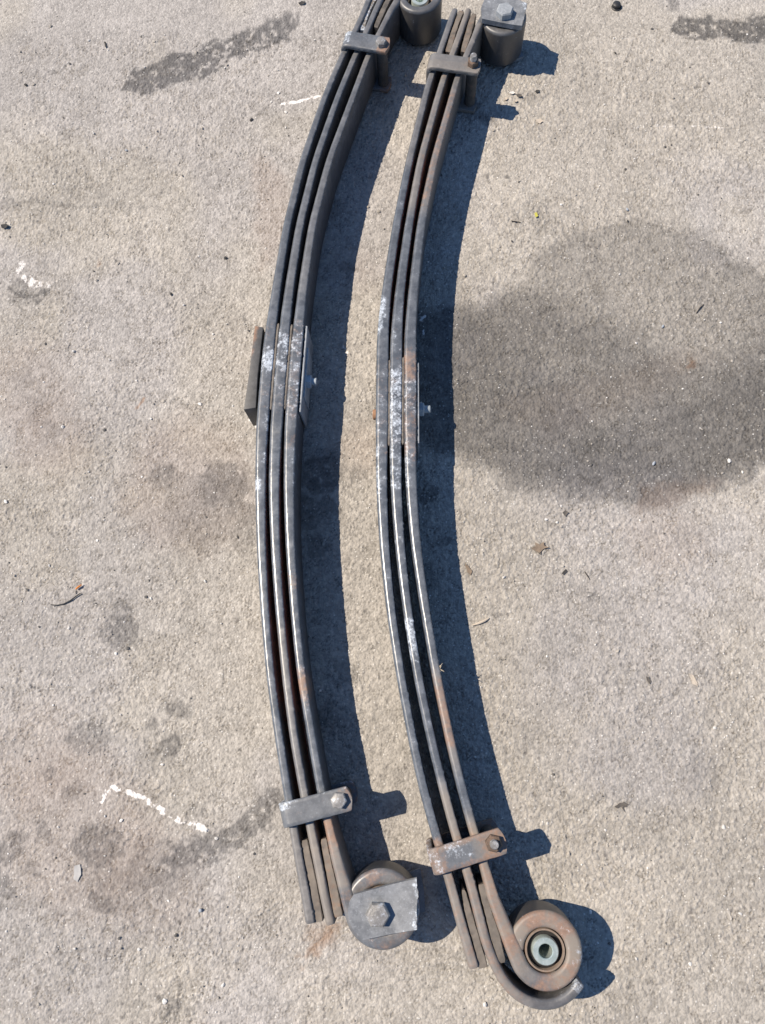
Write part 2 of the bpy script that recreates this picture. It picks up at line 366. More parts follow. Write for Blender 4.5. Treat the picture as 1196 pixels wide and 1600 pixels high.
stain([(120, 1345), (250, 1340), (330, 1350), (250, 1410), (180, 1425), (130, 1400)], 0.22, 0.03, holes=0.5)
stain([(0, 1418), (110, 1410), (110, 1424), (0, 1424)], 0.2, 0.01, holes=0.5)
stain([(-40, 312), (110, 314), (245, 314), (245, 319), (110, 321), (-40, 322)], 0.30, 0.008)
# warm rust bleeding
stain([(1000, 765), (1060, 755), (1125, 745), (1100, 775), (1030, 790), (985, 795)], 0.25, 0.035, rustm)
stain([(512, 1452), (528, 1448), (500, 1486), (478, 1510), (470, 1502)], 0.55, 0.02, rustm, 0.3)
stain([(480, 1440), (540, 1440), (520, 1470), (480, 1470)], 0.28, 0.03, rustm)
stain([(402, 240), (450, 270), (440, 400), (410, 430), (395, 380)], 0.16, 0.05, rustm)
stain([(770, 630), (1080, 545), (1120, 560), (1050, 600), (860, 690)], 0.10, 0.06, rustm)
for q in [(40, 600, 70, .12), (80, 690, 60, .14), (300, 760, 110, .15), (120, 1300, 130, .13), (60, 1180, 80, .10), (230, 1380, 90, .10), (560, 700, 40, .16), (560, 420, 30, .12), (1040, 840, 60, .10)]:
    blot(q[0], q[1], q[2], q[3], 0.10, rustm)
blot(1088, 570, 8, .6, 0.01, rustm); blot(150, 409, 6, .4, 0.01, rustm); blot(222, 625, 4, .6, 0.006, rustm)
# chalk and paint marks
def stroke(pts, wpx, amount):
    P2 = np.array([at(*q) for q in pts]); lo = P2.min(0) - .03; hi = P2.max(0) + .03
    sx = (gx > lo[0]) & (gx < hi[0]); sy = (gy > lo[1]) & (gy < hi[1]); ix = np.ix_(sy, sx)
    x = X[ix] + .008 * NW1[ix]; y = Y[ix] + .008 * NW2[ix]; D = np.full(x.shape, 1e9)
    for a, b in zip(P2[:-1], P2[1:]):
        e = b - a; tt = np.clip(((x - a[0]) * e[0] + (y - a[1]) * e[1]) / ((e ** 2).sum() + 1e-12), 0, 1)
        D = np.minimum(D, np.hypot(x - a[0] - tt * e[0], y - a[1] - tt * e[1]))
    wm = wpx * .00095
    mk = np.clip(1.3 - D / wm, 0, 1) ** .8 * amount * np.clip(0.25 + 2.1 * (NF[ix] - 0.28), 0, 1) * np.clip(.45 + .9 * v1[ix], 0, 1.1)
    chalk[ix] = np.maximum(chalk[ix], mk)
stroke([(157, 1266), (161, 1248), (168, 1236), (180, 1230)], 5.4, 0.8)
stroke([(178, 1230), (195, 1233), (215, 1241), (250, 1264), (280, 1282), (325, 1296)], 6.4, .92)
stroke([(441, 162), (470, 158), (500, 151)], 4.6, 1.0)
stroke([(33, 47), (37, 72)], 3.0, .7); stroke([(106, 285), (112, 294)], 3, .8); stroke([(880, 205), (1000, 198), (1060, 196), (1196, 205)], 6.0, .42)
stroke([(203, 1530), (205, 1545)], 3.5, .7); stroke([(62, 1505), (68, 1515)], 3, .6); stroke([(390, 655), (402, 668)], 3, .8)
stroke([(655, 485), (662, 520), (660, 532)], 4, .7); stroke([(657, 500), (664, 495)], 3.5, .8); stroke([(540, 543), (543, 552)], 4, .9)
stroke([(1032, 562), (1052, 570), (1075, 580), (1090, 584)], 3.5, .45); stroke([(1085, 548), (1110, 530), (1138, 505)], 3.5, .4); stroke([(1100, 590), (1150, 600)], 3, .4)
blot(122, 1363, 9, .32, .01, chalk, asp=.55); blot(1180, 735, 12, .35, .015, chalk)
stain([(22, 405), (34, 402), (52, 425), (66, 440), (70, 455), (55, 452), (38, 440), (24, 425)], 0.50, 0.014, chalk, 0.8)
for q in [(15, 452), (22, 458), (30, 456), (38, 462), (46, 462), (55, 458), (64, 458), (52, 470), (58, 474)]: blot(q[0], q[1], 4.5, .7, .004)
for k in range(70):
    blot(rng.uniform(-80, 1280), rng.uniform(-40, 1640), rng.uniform(1.6, 4.2), rng.uniform(.3, .75), .003, asp=rng.uniform(.7, 1.6))
for k in range(22):
    blot(rng.uniform(-60, 1260), rng.uniform(0, 1600), rng.uniform(10, 45), rng.uniform(.06, .16), .04)

verts = np.stack([X.ravel(), Y.ravel(), Z.ravel()], 1)
ii = (np.arange(ny_ - 1)[:, None] * nx_ + np.arange(nx_ - 1)[None, :]).ravel()
quads = np.stack([ii, ii + 1, ii + nx_ + 1, ii + nx_], 1).astype(np.int32)
me = bpy.data.meshes.new('ground'); me.vertices.add(len(verts)); me.vertices.foreach_set('co', verts.astype(np.float32).ravel())
me.loops.add(quads.size); me.loops.foreach_set('vertex_index', quads.ravel()); me.polygons.add(len(quads))
me.polygons.foreach_set('loop_start', np.arange(0, quads.size, 4, dtype=np.int32)); me.update(calc_edges=True)
me.polygons.foreach_set('use_smooth', np.ones(len(quads), bool))
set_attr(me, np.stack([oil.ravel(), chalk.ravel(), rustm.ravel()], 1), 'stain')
set_attr(me, np.stack([np.clip(tone, 0, 1).ravel(), np.clip(warmv, 0, 1).ravel(), pit.ravel() * fadeg.ravel()], 1), 'grain')
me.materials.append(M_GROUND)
ground = bpy.data.objects.new('ground', me); col.objects.link(ground)
tag(ground, 'weathered tan grey asphalt with a large dark oil stain and chalk marks', kind='structure')
def ground_z(x, y):
    i = np.searchsorted(gx, x); j = np.searchsorted(gy, y); i = min(max(i, 1), nx_ - 2); j = min(max(j, 1), ny_ - 2)
    return float(Z[j - 1:j + 2, i - 1:i + 2].max())

# ------------------------------------------------------------------ leaf springs
ZB, ZT = 0.008, 0.0865             # underside and upper edge of the leaves, lying on their sides
ZE = 0.0835                        # height at which the digitised edges were read
LEAF = {
'L1': [(-25,580,588),(0,572.7,581),(16.7,565,574.5),(41.8,554,563.3),(78.6,533.5,544.2),(150,503.1,512.8),(250,467.5,479.6),(350,442,455),(450,424.5,439.6),(520,413,431.4),(600,404.6,425),(680,398.3,418.9),(760,398.8,415),(850,400.8,415),(950,407,420),(1050,415.5,428),(1150,428.8,442),(1230,441.3,455),(1305,453.3,467.4),(1340.5,458.7,474.4),(1387,467.4,483.8),(1422,473,489.6),(1443,477.5,493)],
'L2': [(-25,603,612),(0,589.4,598.6),(16.7,581.9,591),(41.8,571,582),(80,553,563),(150,523.1,533.9),(250,487.6,498.9),(350,461.4,475.6),(450,444.4,459.7),(520,435,453),(600,427,446.5),(680,420.5,441.4),(760,419.6,436),(850,422.1,438),(950,429.6,443.5),(1050,439.6,453),(1150,452,465.5),(1230,466.4,480),(1293.7,478.5,492.4),(1340.5,488.4,502.5),(1387,497,512),(1434,507,521),(1445,510,524)],
'L3': [(16.7,605,617),(50,588.6,599),(85,571,582),(150,547.2,557),(250,508.9,520.2),(350,481.9,494.7),(450,465.7,480.2),(520,456.5,474.5),(600,449,468.3),(680,443.5,463),(760,442.7,460),(850,445.2,461.5),(950,452.2,468),(1050,462.7,477.5),(1150,479.4,494),(1230,493.5,507.5),(1282,505.5,519),(1305,509.5,524.7),(1340,517.7,534)],
'R1': [(14,706.5,716.5),(25,701,711.9),(50,693,703.5),(75,685,695),(117,667.6,680),(150,658.5,671),(250,633.8,645.6),(350,612.6,626.9),(450,597,612),(520,589.4,607),(600,588.2,606.5),(680,587.7,605.7),(760,587.5,605),(850,592,608.5),(950,602,618.2),(1050,617.7,632),(1150,636,650.7),(1230,653.7,667.5),(1320,677,694.5),(1373.7,694,711),(1430.6,708,726),(1487,725,742),(1513,733,749)],
'R2': [(14,727.5,738),(25,723.6,733.6),(50,714.4,725),(75,705,716),(117,689,701),(150,678.6,691),(250,651.1,663.7),(350,631.9,646.2),(450,617.7,632.7),(520,610.7,628.3),(600,609,628.3),(680,608.5,627.5),(760,610,627.5),(850,616.3,632.5),(950,628.3,643.8),(1050,643.8,659.6),(1150,665,680),(1230,684.6,699.6),(1310,706,721),(1373.7,726.7,743),(1430.6,739.5,756.6),(1487,755,772)],
'R3': [(40,743,754),(50,740,752),(75,727,740),(117,710,722),(150,701,713),(250,672.7,684.5),(350,651.2,664.5),(450,638.7,653.8),(520,632.3,649.8),(600,631.6,651),(680,631.6,650.6),(760,633.8,651),(850,641.5,657.3),(950,656.5,671.3),(1050,673.4,688.6),(1150,694.6,709),(1230,713.4,728),(1300,733,748),(1359.5,751,767),(1402,761,780)]}
THICK_Y = [-0.36, -0.22, -0.10, 0.10, 0.25, 0.34, 0.415, 0.44, 0.59, 0.615, 0.70, 0.83, 0.96, 1.10, 1.32]
THICK_T = [0.0141, 0.0132, 0.0128, 0.0134, 0.0155, 0.0176, 0.0194, 0.0206, 0.0206, 0.0193, 0.0164, 0.0146, 0.0131, 0.0118, 0.0112]
def resample(P, step):
    s = np.concatenate([[0], np.cumsum(np.hypot(*np.diff(P, axis=0).T))]); n = max(2, int(round(s[-1] / step))); q = np.linspace(0, s[-1], n + 1)
    return np.stack([np.interp(q, s, P[:, 0]), np.interp(q, s, P[:, 1])], 1)
def gsmooth(P, sig):
    k = int(sig * 3); ker = np.exp(-0.5 * (np.arange(-k, k + 1) / sig) ** 2); ker /= ker.sum()
    a = 2 * P[0] - P[1:k + 1][::-1]; b = 2 * P[-1] - P[-k - 1:-1][::-1]; Q = np.concatenate([a, P, b])
    return np.stack([np.convolve(Q[:, i], ker, 'valid') for i in range(2)], 1)
def leaf_line(key):
    L = LEAF[key]; A = np.array([at(a, y, ZE) for y, a, b in L]); B = np.array([at(b, y, ZE) for y, a, b in L])
    C = (A + B) / 2
    return gsmooth(resample(C, 0.003), 8.0)          # runs from the far end (+y) to the near end
def px_to_y(key):
    L = LEAF[key]; ys = np.array([at((a + b) / 2, y, ZE)[1] for y, a, b in L]); ps = np.array([y for y, a, b in L])
    return lambda p: float(np.interp(p, ps, ys)) if ps[0] <= p <= ps[-1] else (ys[0] if p < ps[0] else ys[-1])
def arc_to_eye(P, C, rc, total, ccw, n=90):
    """line P ends before the eye: run it tangent onto a circle of radius rc about C and around it"""
    p = P[-1]; v = C - p; d = np.hypot(*v); base = math.atan2(-v[1], -v[0]); off = math.acos(min(1, rc / d))
    th = base + off if ccw else base - off       # tangent point direction from C
    # choose the tangent whose travel direction agrees
    best = None
    for cand in (base + off, base - off):
        tp = C + rc * np.array([math.cos(cand), math.sin(cand)]); tr = tp - p; tr = tr / (np.hypot(*tr) + 1e-9)
        tang = np.array([-math.sin(cand), math.cos(cand)]) * (1 if ccw else -1)
        sc_ = float(tr @ tang)
        if best is None or sc_ > best[0]: best = (sc_, cand)
    th = best[1]; sgn = 1 if ccw else -1
    ang = th + sgn * np.linspace(0, total, n)
    arc = C + rc * np.stack([np.cos(ang), np.sin(ang)], 1)
    tp = arc[0]; m = max(2, int(np.hypot(*(tp - p)) / 0.005)); lin = p + (tp - p) * np.linspace(0, 1, m + 1)[1:-1, None]
    return np.concatenate([P, lin, arc])
def section(t, h, r, ns=6, r2=None):
    """rounded bar section, points (n, z) round the outline; r on the -n side, r2 on the +n side"""
    out = []; r2 = r if r2 is None else r2
    for cx, cz, a0, r in ((t / 2 - r2, h / 2 - r2, 0, r2), (-t / 2 + r, h / 2 - r, 90, r), (-t / 2 + r, -h / 2 + r, 180, r), (t / 2 - r2, -h / 2 + r2, 270, r2)):
        for k in range(ns + 1):
            a = math.radians(a0 + 90 * k / ns); out.append((cx + r * math.cos(a), cz + r * math.sin(a)))
    return np.array(out)
def sweep_bar(P, T, z0, z1, rfac=0.42, wearf=None, seed=1, rough=0.00010, ends=(True, True), zprof=None, sharp=None, zlow=None):
    """bar of thickness T[i] swept along the ground line P; returns mesh with wear attribute"""
    P = np.asarray(P); n = len(P); d = np.gradient(P, axis=0); d /= np.hypot(d[:, 0], d[:, 1])[:, None]
    nr = np.stack([d[:, 1], -d[:, 0]], 1) * -1          # left of travel
    if True: nr = np.where(nr[:, :1] * 0 + 1 > 0, nr, nr)
    rs = np.random.default_rng(seed); V = []; W = []; K = None
    s = np.concatenate([[0], np.cumsum(np.hypot(*np.diff(P, axis=0).T))]); tot = s[-1]
    wob = np.cumsum(rs.normal(0, 1, (n, 4)), 0); wob = wob - np.linspace(0, 1, n)[:, None] * wob[-1]; 
    h = z1 - z0; zc = (z0 + z1) / 2
    for i in range(n):
        if zlow is not None: h = z1 - zlow[i]; zc = (zlow[i] + z1) / 2
        t = T[i]; S = section(t, h, min(rfac * t, 0.0060), r2=(min(rfac * t, sharp[i]) if sharp is not None else None)); K = len(S)
        e = min(s[i] if ends[0] else 9, (tot - s[i]) if ends[1] else 9); re = 0.0015
        if e < re:
            q = re - math.sqrt(max(0, re * re - (re - e) ** 2)); S = S * np.array([max(0.15, (t - 1.2 * q) / t), max(0.15, (h - 2 * q) / h)])
        j = rs.normal(0, rough, S.shape) * 0.6
        if sharp is not None and sharp[i] < 0.004:            # burrs along the sharp arris
            bu = max(0.0, rs.normal(-0.0002, 0.00055)); bz = max(0.0, rs.normal(-0.0002, 0.0004))
            j[2:7, 0] += bu; j[2:7, 1] += bz * 0.7
        p3 = np.zeros((K, 3)); p3[:, :2] = P[i] + nr[i] * (S[:, :1] + j[:, :1]); p3[:, 2] = zc + S[:, 1] + j[:, 1] - (zprof[i] if zprof is not None else 0)
        V.append(p3); 
        if wearf: W.append([wearf(P[i], S[k, 0] / (t / 2), S[k, 1] / (h / 2), nr[i], s[i] / tot) for k in range(K)])
    V = np.concatenate(V); F = []
    for i in range(n - 1):
        for k in range(K):
            k2 = (k + 1) % K; F.append((i * K + k, i * K + k2, (i + 1) * K + k2, (i + 1) * K + k))
    F.append(tuple(range(K))); F.append(tuple(reversed(range((n - 1) * K, n * K))))
    me = bpy.data.meshes.new('leaf'); me.from_pydata(V.tolist(), [], F); me.update()
    bm = bmesh.new(); bm.from_mesh(me); bmesh.ops.recalc_face_normals(bm, faces=bm.faces); bm.to_mesh(me); bm.free()
    set_attr(me, np.array(W).reshape(len(V), -1) if wearf else np.zeros((len(V), 3)))
    return me
# places of wear, in photo rows: (from, to, amount, side) with side 0 all, -1 left half, +1 right half of the upper edge
SC = {'L1': [(545, 585, .70, 0), (585, 630, .25, 0), (630, 730, .45, 1), (745, 770, .8, -1), (770, 800, .2, -1), (930, 1100, .18, -1)],
      'L2': [(515, 585, .5, 0), (585, 640, .28, 0), (690, 780, .15, 0)],
      'L3': [(505, 590, .42, 0), (590, 650, .40, 0), (700, 780, .38, 1), (960, 1140, .26, 1)],
      'R1': [(465, 520, .72, -1), (250, 465, .12, 0), (560, 600, .35, 0), (600, 690, .30, 0), (690, 790, .5, -1), (790, 960, .26, 1), (960, 1200, .12, 1), (1300, 1340, .3, 0)],
      'R2': [(450, 560, .25, 0), (572, 690, .60, 0), (690, 770, .52, 0), (770, 960, .22, 1), (965, 1035, .62, 0), (835, 850, .6, 0), (1035, 1200, .2, 0)],
      'R3': [(590, 650, .5, 0), (650, 700, .35, 0), (700, 770, .45, -1), (770, 960, .24, -1), (420, 560, .2, 0)]}
RU = {'L1': [(500, 650, .18)], 'L2': [(500, 650, .18)], 'L3': [(500, 660, .3), (684, 694, .5), (900, 915, .6), (1050, 1090, .8), (1270, 1325, .75), (1325, 1400, .3)],
      'R1': [(560, 720, .22), (1300, 1340, .5), (1340, 1520, .35)], 'R2': [(100, 260, .25), (556, 700, .25), (1290, 1520, .4)],
      'R3': [(140, 330, .42), (548, 600, .62), (600, 720, .42), (1060, 1170, .62), (1290, 1500, .5)]}
DU = {'L1': [(-50, 130, .2), (130, 330, .1), (1290, 1460, .5)], 'L2': [(-50, 130, .22), (130, 460, .1), (980, 1290, .35), (1290, 1460, .85)], 'L3': [(-50, 130, .35), (130, 460, .15), (1290, 1420, .75)],
      'R1': [(0, 110, .35), (110, 260, .28), (1330, 1520, .75)], 'R2': [(0, 110, .7), (110, 330, .5), (1230, 1520, .75)], 'R3': [(0, 110, .5), (110, 330, .4), (1050, 1200, .45), (1280, 1500, .85)]}
INR = {'L1': [(690, 1300, 1.35)], 'L2': [(690, 1300, 1.35)], 'R1': [(100, 560, 1.35)], 'R2': [(100, 560, 1.35)]}   # rusty faces inside the gaps
INL = {'L2': [(690, 1300, 1.35)], 'L3': [(690, 1300, 1.35)], 'R2': [(100, 560, 1.35)], 'R3': [(100, 560, 1.35)]}
wrapc = None
def wear_for(key, eye=None, eye2=None):
    f = px_to_y(key)
    def seg(lst, extra=False):
        out = []
        for q in lst:
            ya, yb = f(q[0]), f(q[1])
            if q[0] < LEAF[key][0][0]: ya = 9
            if q[1] > LEAF[key][-1][0]: yb = -9
            out.append((ya, yb, q[2], q[3] if len(q) > 3 else 0))
        return out
    s_, r_, d_, i_, l_ = seg(SC.get(key, [])), seg(RU.get(key, [])), seg(DU.get(key, [])), seg(INR.get(key, [])), seg(INL.get(key, []))
    def val(lst, y, side):
        m = 0
        for ya, yb, a, sd in lst:
            k = min(1, max(0, (ya - y) / .03 + .6)) * min(1, max(0, (y - yb) / .03 + .6))
            if sd and sd * side < -0.25: k *= 0.15
            m = max(m, a * k)
        return m
    def wf(p, un, uz, nr, s):
        right = un * (1 if nr[0] > 0 else -1); y = p[1]; top = min(1, max(0, (uz - 0.72) / 0.12))
        side = abs(un) > 0.8 and uz < 0.80
        sc_ = val(s_, y, right) * top; ru = val(r_, y, 0) * (0.35 + 0.65 * top); du = val(d_, y, 0) * (0.55 + 0.45 * top)
        if right > 0.5 and uz < 0.93: ru = max(ru, val(i_, y, 0))
        if right < -0.5 and uz < 0.86: ru = max(ru, val(l_, y, 0))
        if eye is not None and math.hypot(p[0] - eye[0], p[1] - eye[1]) < eye[2] * 1.15: ru, du, sc_ = (max(ru, eye[3]) if uz > .84 else eye[3] * .3), (eye[4] if uz > .84 else eye[4] * .12), max(sc_, (eye[5] if uz > .84 else 0))
        if eye2 is not None and math.hypot(p[0] - eye2[0], p[1] - eye2[1]) < eye2[2] * 1.15: ru, du, sc_ = 0.04, (.15 if uz > .84 else .0), (eye2[3] if uz > .84 else 0)
        # the outer corners of every bar are rubbed a little
        if 0.78 < uz < 0.97 and abs(un) > 0.6: sc_ = max(sc_, 0.16)
        bare = (0.70 if y > f(480) else (0.92 if y < f(700) else .8)) if uz > 0.85 else 0.03  # upper edges keep the base tone, side faces are coloured near black
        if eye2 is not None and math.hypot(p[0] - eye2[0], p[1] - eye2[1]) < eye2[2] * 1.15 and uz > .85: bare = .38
        if eye is not None:
            ex, ey = p[0] - eye[0], p[1] - eye[1]; rad = math.hypot(ex, ey); an = math.degrees(math.atan2(ey, ex)) % 360
            if rad < eye[2] * 1.15 and uz > .6:
                out = (ex * nr[0] + ey * nr[1]) * un > 0
                da = min(abs(an - 0), abs(an - 360)); sc_ = max(sc_, .62 * max(0, 1 - da / 45)) if out else sc_
                q_ = max(0, 1 - abs(an - 230) / 60); ru *= 1 - .6 * q_; du *= 1 - .6 * q_
                pn = math.sin(an * .061 + 1.3) * math.sin(an * .027 + rad * 260) ; ru *= 1 + .75 * pn; du *= 1 - .55 * pn; bare *= .8 + .2 * pn
        if key == 'R2' and y < wrapc[1] - .02 and p[0] > wrapc[0] - .06:
            kk = min(1, max(0, (p[0] - wrapc[0] + .05) / .04)); ru *= 1 - .7 * kk; du *= 1 - .65 * kk; bare = bare * (1 - .35 * kk)
            if p[0] > wrapc[0] + .038 and uz > .5: sc_ = .5
        return (sc_, ru, du, bare)
    return wf

def solve_eye(px, py_bottom, r):
    """centre of an eye of outer radius r whose near rim shows at row py_bottom"""
    lo = at(px, py_bottom, ZT - 0.003); return np.array([lo[0], lo[1] + r])
EYE = {}
EYE = {'BL': (at(597, 1421, ZT), 0.0530), 'BR': (at(853, 1486.5, ZT), 0.0510)}
c = solve_eye(651, 21.0, 0.0430); EYE['TL'] = (np.array([at(656.5, 5, ZT)[0], c[1]]), 0.0430)
c = solve_eye(785, 55.0, 0.0430); EYE['TR'] = (np.array([at(788.5, 35, ZT)[0], c[1]]), 0.0430)

wrapc = EYE['BR'][0]
def leaf_obj(parent, P, T, key, eye=None, seed=1, label=None, ends=(True, True), zprof=None, eye2=None, side=1):
    sharp = np.full(len(P), 0.0026)
    for nm, (ec, er) in EYE.items(): sharp = np.where(np.hypot(P[:, 0] - ec[0], P[:, 1] - ec[1]) < er + .05, np.clip(.0026 + (er + .05 - np.hypot(P[:, 0] - ec[0], P[:, 1] - ec[1])) / .03 * .003, .0026, .0055), sharp)
    zlow = np.full(len(P), ZB)
    if zprof is not None:
        sl = np.concatenate([[0], np.cumsum(np.hypot(*np.diff(P, axis=0).T))]); zlow = ZB + 0.015 * np.clip((sl - sl[-1] + .25) / .12, 0, 1)
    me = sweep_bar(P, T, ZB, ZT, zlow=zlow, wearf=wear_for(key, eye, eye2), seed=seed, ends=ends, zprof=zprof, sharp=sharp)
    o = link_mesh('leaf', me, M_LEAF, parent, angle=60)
    if label: o['label'] = label
    return o
def base_T(P): return np.interp(P[:, 1], THICK_Y, THICK_T)
def eyed_leaf(key, top, bot):
    P = leaf_line(key); t = 0.0222
    # near end: travel goes towards -y, the eye lies to the left of it
    C, r = EYE[bot]; n0 = len(P); Pb = arc_to_eye(P, C, r - t / 2, math.radians(340), True)
    C2, r2 = EYE[top]; t2 = 0.0165; Pt = arc_to_eye(P[::-1], C2, r2 - t2 / 2, math.radians(340), False)
    m = len(Pt) - n0
    full = np.concatenate([Pt[::-1][:m], Pb]); T = base_T(full)
    # leaf thickens into the eyes
    s = np.concatenate([[0], np.cumsum(np.hypot(*np.diff(full, axis=0).T))])
    sb = s[m + n0 - 1] - 0.04; stp = s[m] + 0.035
    T = np.where(s > sb, np.interp(s, [sb, sb + 0.11], [T[m + n0 - 8], t]), T)
    T = np.where(s < stp, np.interp(s, [stp - 0.09, stp], [t2, T[m + 7]]), T)
    return full, T, np.clip(1 - np.minimum(s, s[-1] - s) / 0.09, 0, 1) * 0.0022

def hexnut(parent, c, r, h, mat, phase=0.3, stud=None, studmat=None, axis=(0, 0, 1), name='bolt', dome=0.0012):
    o = link_mesh(name, bm_mesh('nut', hexhead(c, r, h, axis, phase, dome)), mat, parent, angle=25)
    return o
def strap_outline(us, ws):
    return [(u, w) for u, w in zip(us, ws)] + [(u, -w) for u, w in reversed(list(zip(us, ws)))]

def clip(parent, TL, BL_, TR, BR_, bulge, nutpx, mats, wear, nut, nr=0.0122):
    """strap bent round the pack: upper and lower plate joined down the left side, a bolt through a tube at the right"""
    z1 = 0.1005; th = 0.0082
    a = at(*TL, z1); b = at(*BL_, z1); c_ = at(*TR, z1); d = at(*BR_, z1)
    left = (a + b) / 2; right = (c_ + d) / 2; U = right - left; Lg = np.hypot(*U); U /= Lg; Vv = np.array([-U[1], U[0]])
    hw = (abs((a - b) @ Vv) + abs((c_ - d) @ Vv)) / 4
    # stations along the strap in the (u, z) plane
    st = []
    for q in np.linspace(0, 1, 6): 
        st.append((Lg + bulge * (1 - q ** 2), z1 - th / 2, max(0.004, hw * math.sqrt(max(0.0, 1 - (1 - q) ** 2)) if q < 1 else hw)))
    st = [(Lg + bulge * (1 - (w_ / hw) ** 2), z1 - th / 2, w_) for w_ in np.array([0.05, .35, .6, .8, .93, 1.0]) * hw]
    R_ = 0.009
    for u in np.linspace(Lg - 0.004, R_, 14): st.append((u, z1 - th / 2, hw))
    for q in np.linspace(15, 90, 6): st.append((R_ - R_ * math.sin(math.radians(q)) + th / 2 * 0, z1 - th / 2 - R_ + R_ * math.cos(math.radians(q)), hw))
    for z in np.linspace(z1 - th / 2 - R_ - 0.006, th / 2 + 0.001 + R_ + 0.006, 8): st.append((0.0, z, hw))
    for q in np.linspace(0, 90, 6): st.append((R_ - R_ * math.cos(math.radians(q)), th / 2 + 0.001 + R_ - R_ * math.sin(math.radians(q)), hw))
    for u in np.linspace(R_ + 0.005, Lg - 0.004, 10): st.append((u, th / 2 + 0.001, hw))
    st += [(Lg + bulge * (1 - (w_ / hw) ** 2), th / 2 + 0.001, w_) for w_ in np.array([1.0, .93, .8, .6, .35, .05]) * hw]
    st = np.array(st); n = len(st); bm = bmesh.new(); rings = []; 
    tang = np.gradient(st[:, :2], axis=0); 
    rr = np.random.default_rng(int(abs(TL[0])))
    for i in range(n):
        tx, tz = tang[i] / (np.hypot(*tang[i]) + 1e-9)
        if i < 6: tx, tz = -1, 0
        if i >= n - 6: tx, tz = 1, 0
        nx2, nz2 = -tz, tx                     # normal in the plane
        wv = st[i, 2]; e = 0.0009; ring = []
        e2 = min(e, wv * .4); top_ = [(th / 2, q * (wv - e2)) for q in (-1, -.72, -.5, -.25, 0, .25, .5, .72, 1)]; bot_ = [(-th / 2, -q[1]) for q in top_]
        for (sn, sv) in top_ + [(th / 2 - e, wv), (-th / 2 + e, wv)] + bot_ + [(-th / 2 + e, -wv), (th / 2 - e, -wv)]:
            u = st[i, 0] + nx2 * sn; z = st[i, 1] + nz2 * sn; xy = left + U * u + Vv * sv
            ring.append(bm.verts.new((xy[0] + rr.normal(0, .00012), xy[1] + rr.normal(0, .00012), z + rr.normal(0, .00012))))
        rings.append(ring)
    for r0, r1 in zip(rings, rings[1:]):
        for k in range(len(r0)): bm.faces.new((r0[k], r0[(k + 1) % len(r0)], r1[(k + 1) % len(r0)], r1[k]))
    bm.faces.new(rings[0]); bm.faces.new(list(reversed(rings[-1])))
    me = bm_mesh('clip', bm)
    n = len(me.vertices); W = np.zeros((n, 3)); rs = np.random.default_rng(3)
    for v in me.vertices:
        q = np.array(v.co[:2]) - left; u = float(q @ U) / Lg; vv = float(q @ Vv) / hw
        W[v.index] = wear(u, vv)
    set_attr(me, W)
    o = link_mesh('spring_clip', me, M_CLIP, parent, angle=50)
    nc = at(*nutpx, z1 + 0.004)
    link_mesh('tube', bm_mesh('t', lathe([(0.0105, 0.0095), (0.0105, z1 - th - 0.001), (0.006, z1 - th - 0.001), (0.006, 0.0095)], (nc[0], nc[1], 0))), M_SLEEVE, o)
    kind = nut
    if kind == 'head':
        hexnut(o, (nc[0], nc[1], z1 + 0.0002), nr, 0.0085, mats, random.random(), dome=0.002)
    else:
        hexnut(o, (nc[0], nc[1], z1 + 0.0002), nr, 0.0100, mats, random.random(), name='nut', dome=0.0003)
        link_mesh('bolt', bm_mesh('b', lathe([(0.0062, 0), (0.0062, 0.0145), (0.0052, 0.0165), (0, 0.0168)], (nc[0], nc[1], z1 + 0.004), n=20, close=False)), M_BOLTW, o)
    return o
def spacer(parent, pxl, wear=(0, .1, .6), z1=None, seed=2):
    z1 = z1 or ZT - 0.0040
    A = np.array([at(a, y, z1) for y, a, b in pxl]); B = np.array([at(b, y, z1) for y, a, b in pxl]); C = gsmooth(resample((A + B) / 2, 0.004), 3)
    t = np.interp(np.linspace(0, 1, len(C)), np.linspace(0, 1, len(A)), [abs(float(np.hypot(*(q - p)))) for p, q in zip(A, B)]) * 1.10
    me = sweep_bar(C, t, ZB + 0.003, z1, rfac=0.13, wearf=lambda *k: wear, seed=seed, rough=0.0003)
    return link_mesh('end_spacer', me, M_SPACER, parent, angle=40)
def bushing(parent, C, r_out, t, zt, clear=True):
    ri = r_out - t - 0.0012
    s = link_mesh('bushing', bm_mesh('b', lathe([(ri, zt - 0.073), (ri, zt - 0.0045), (ri - 0.0006, zt - 0.0035), (ri - 0.0024, zt - 0.0035), (ri - 0.0030, zt - 0.0045), (ri - 0.0030, zt - 0.073)], (C[0], C[1], 0), n=56)), M_TANRING, parent)
    link_mesh('rubber', bm_mesh('b', lathe([(ri - 0.0031, zt - 0.072), (ri - 0.0031, zt - 0.012), (ri * 0.62, zt - 0.011), (ri * 0.62, zt - 0.072)], (C[0], C[1], 0), n=48)), M_RUBBER, s)
    rc = ri * 0.66
    link_mesh('core', bm_mesh('b', lathe([(rc, zt - 0.076), (rc, zt - 0.0005), (rc - 0.0012, zt + 0.0012), (rc * 0.57, zt + 0.0012), (rc * 0.51, zt), (rc * 0.51, zt - 0.076)], (C[0], C[1], 0), n=48)), M_ZINC, s)
    return s
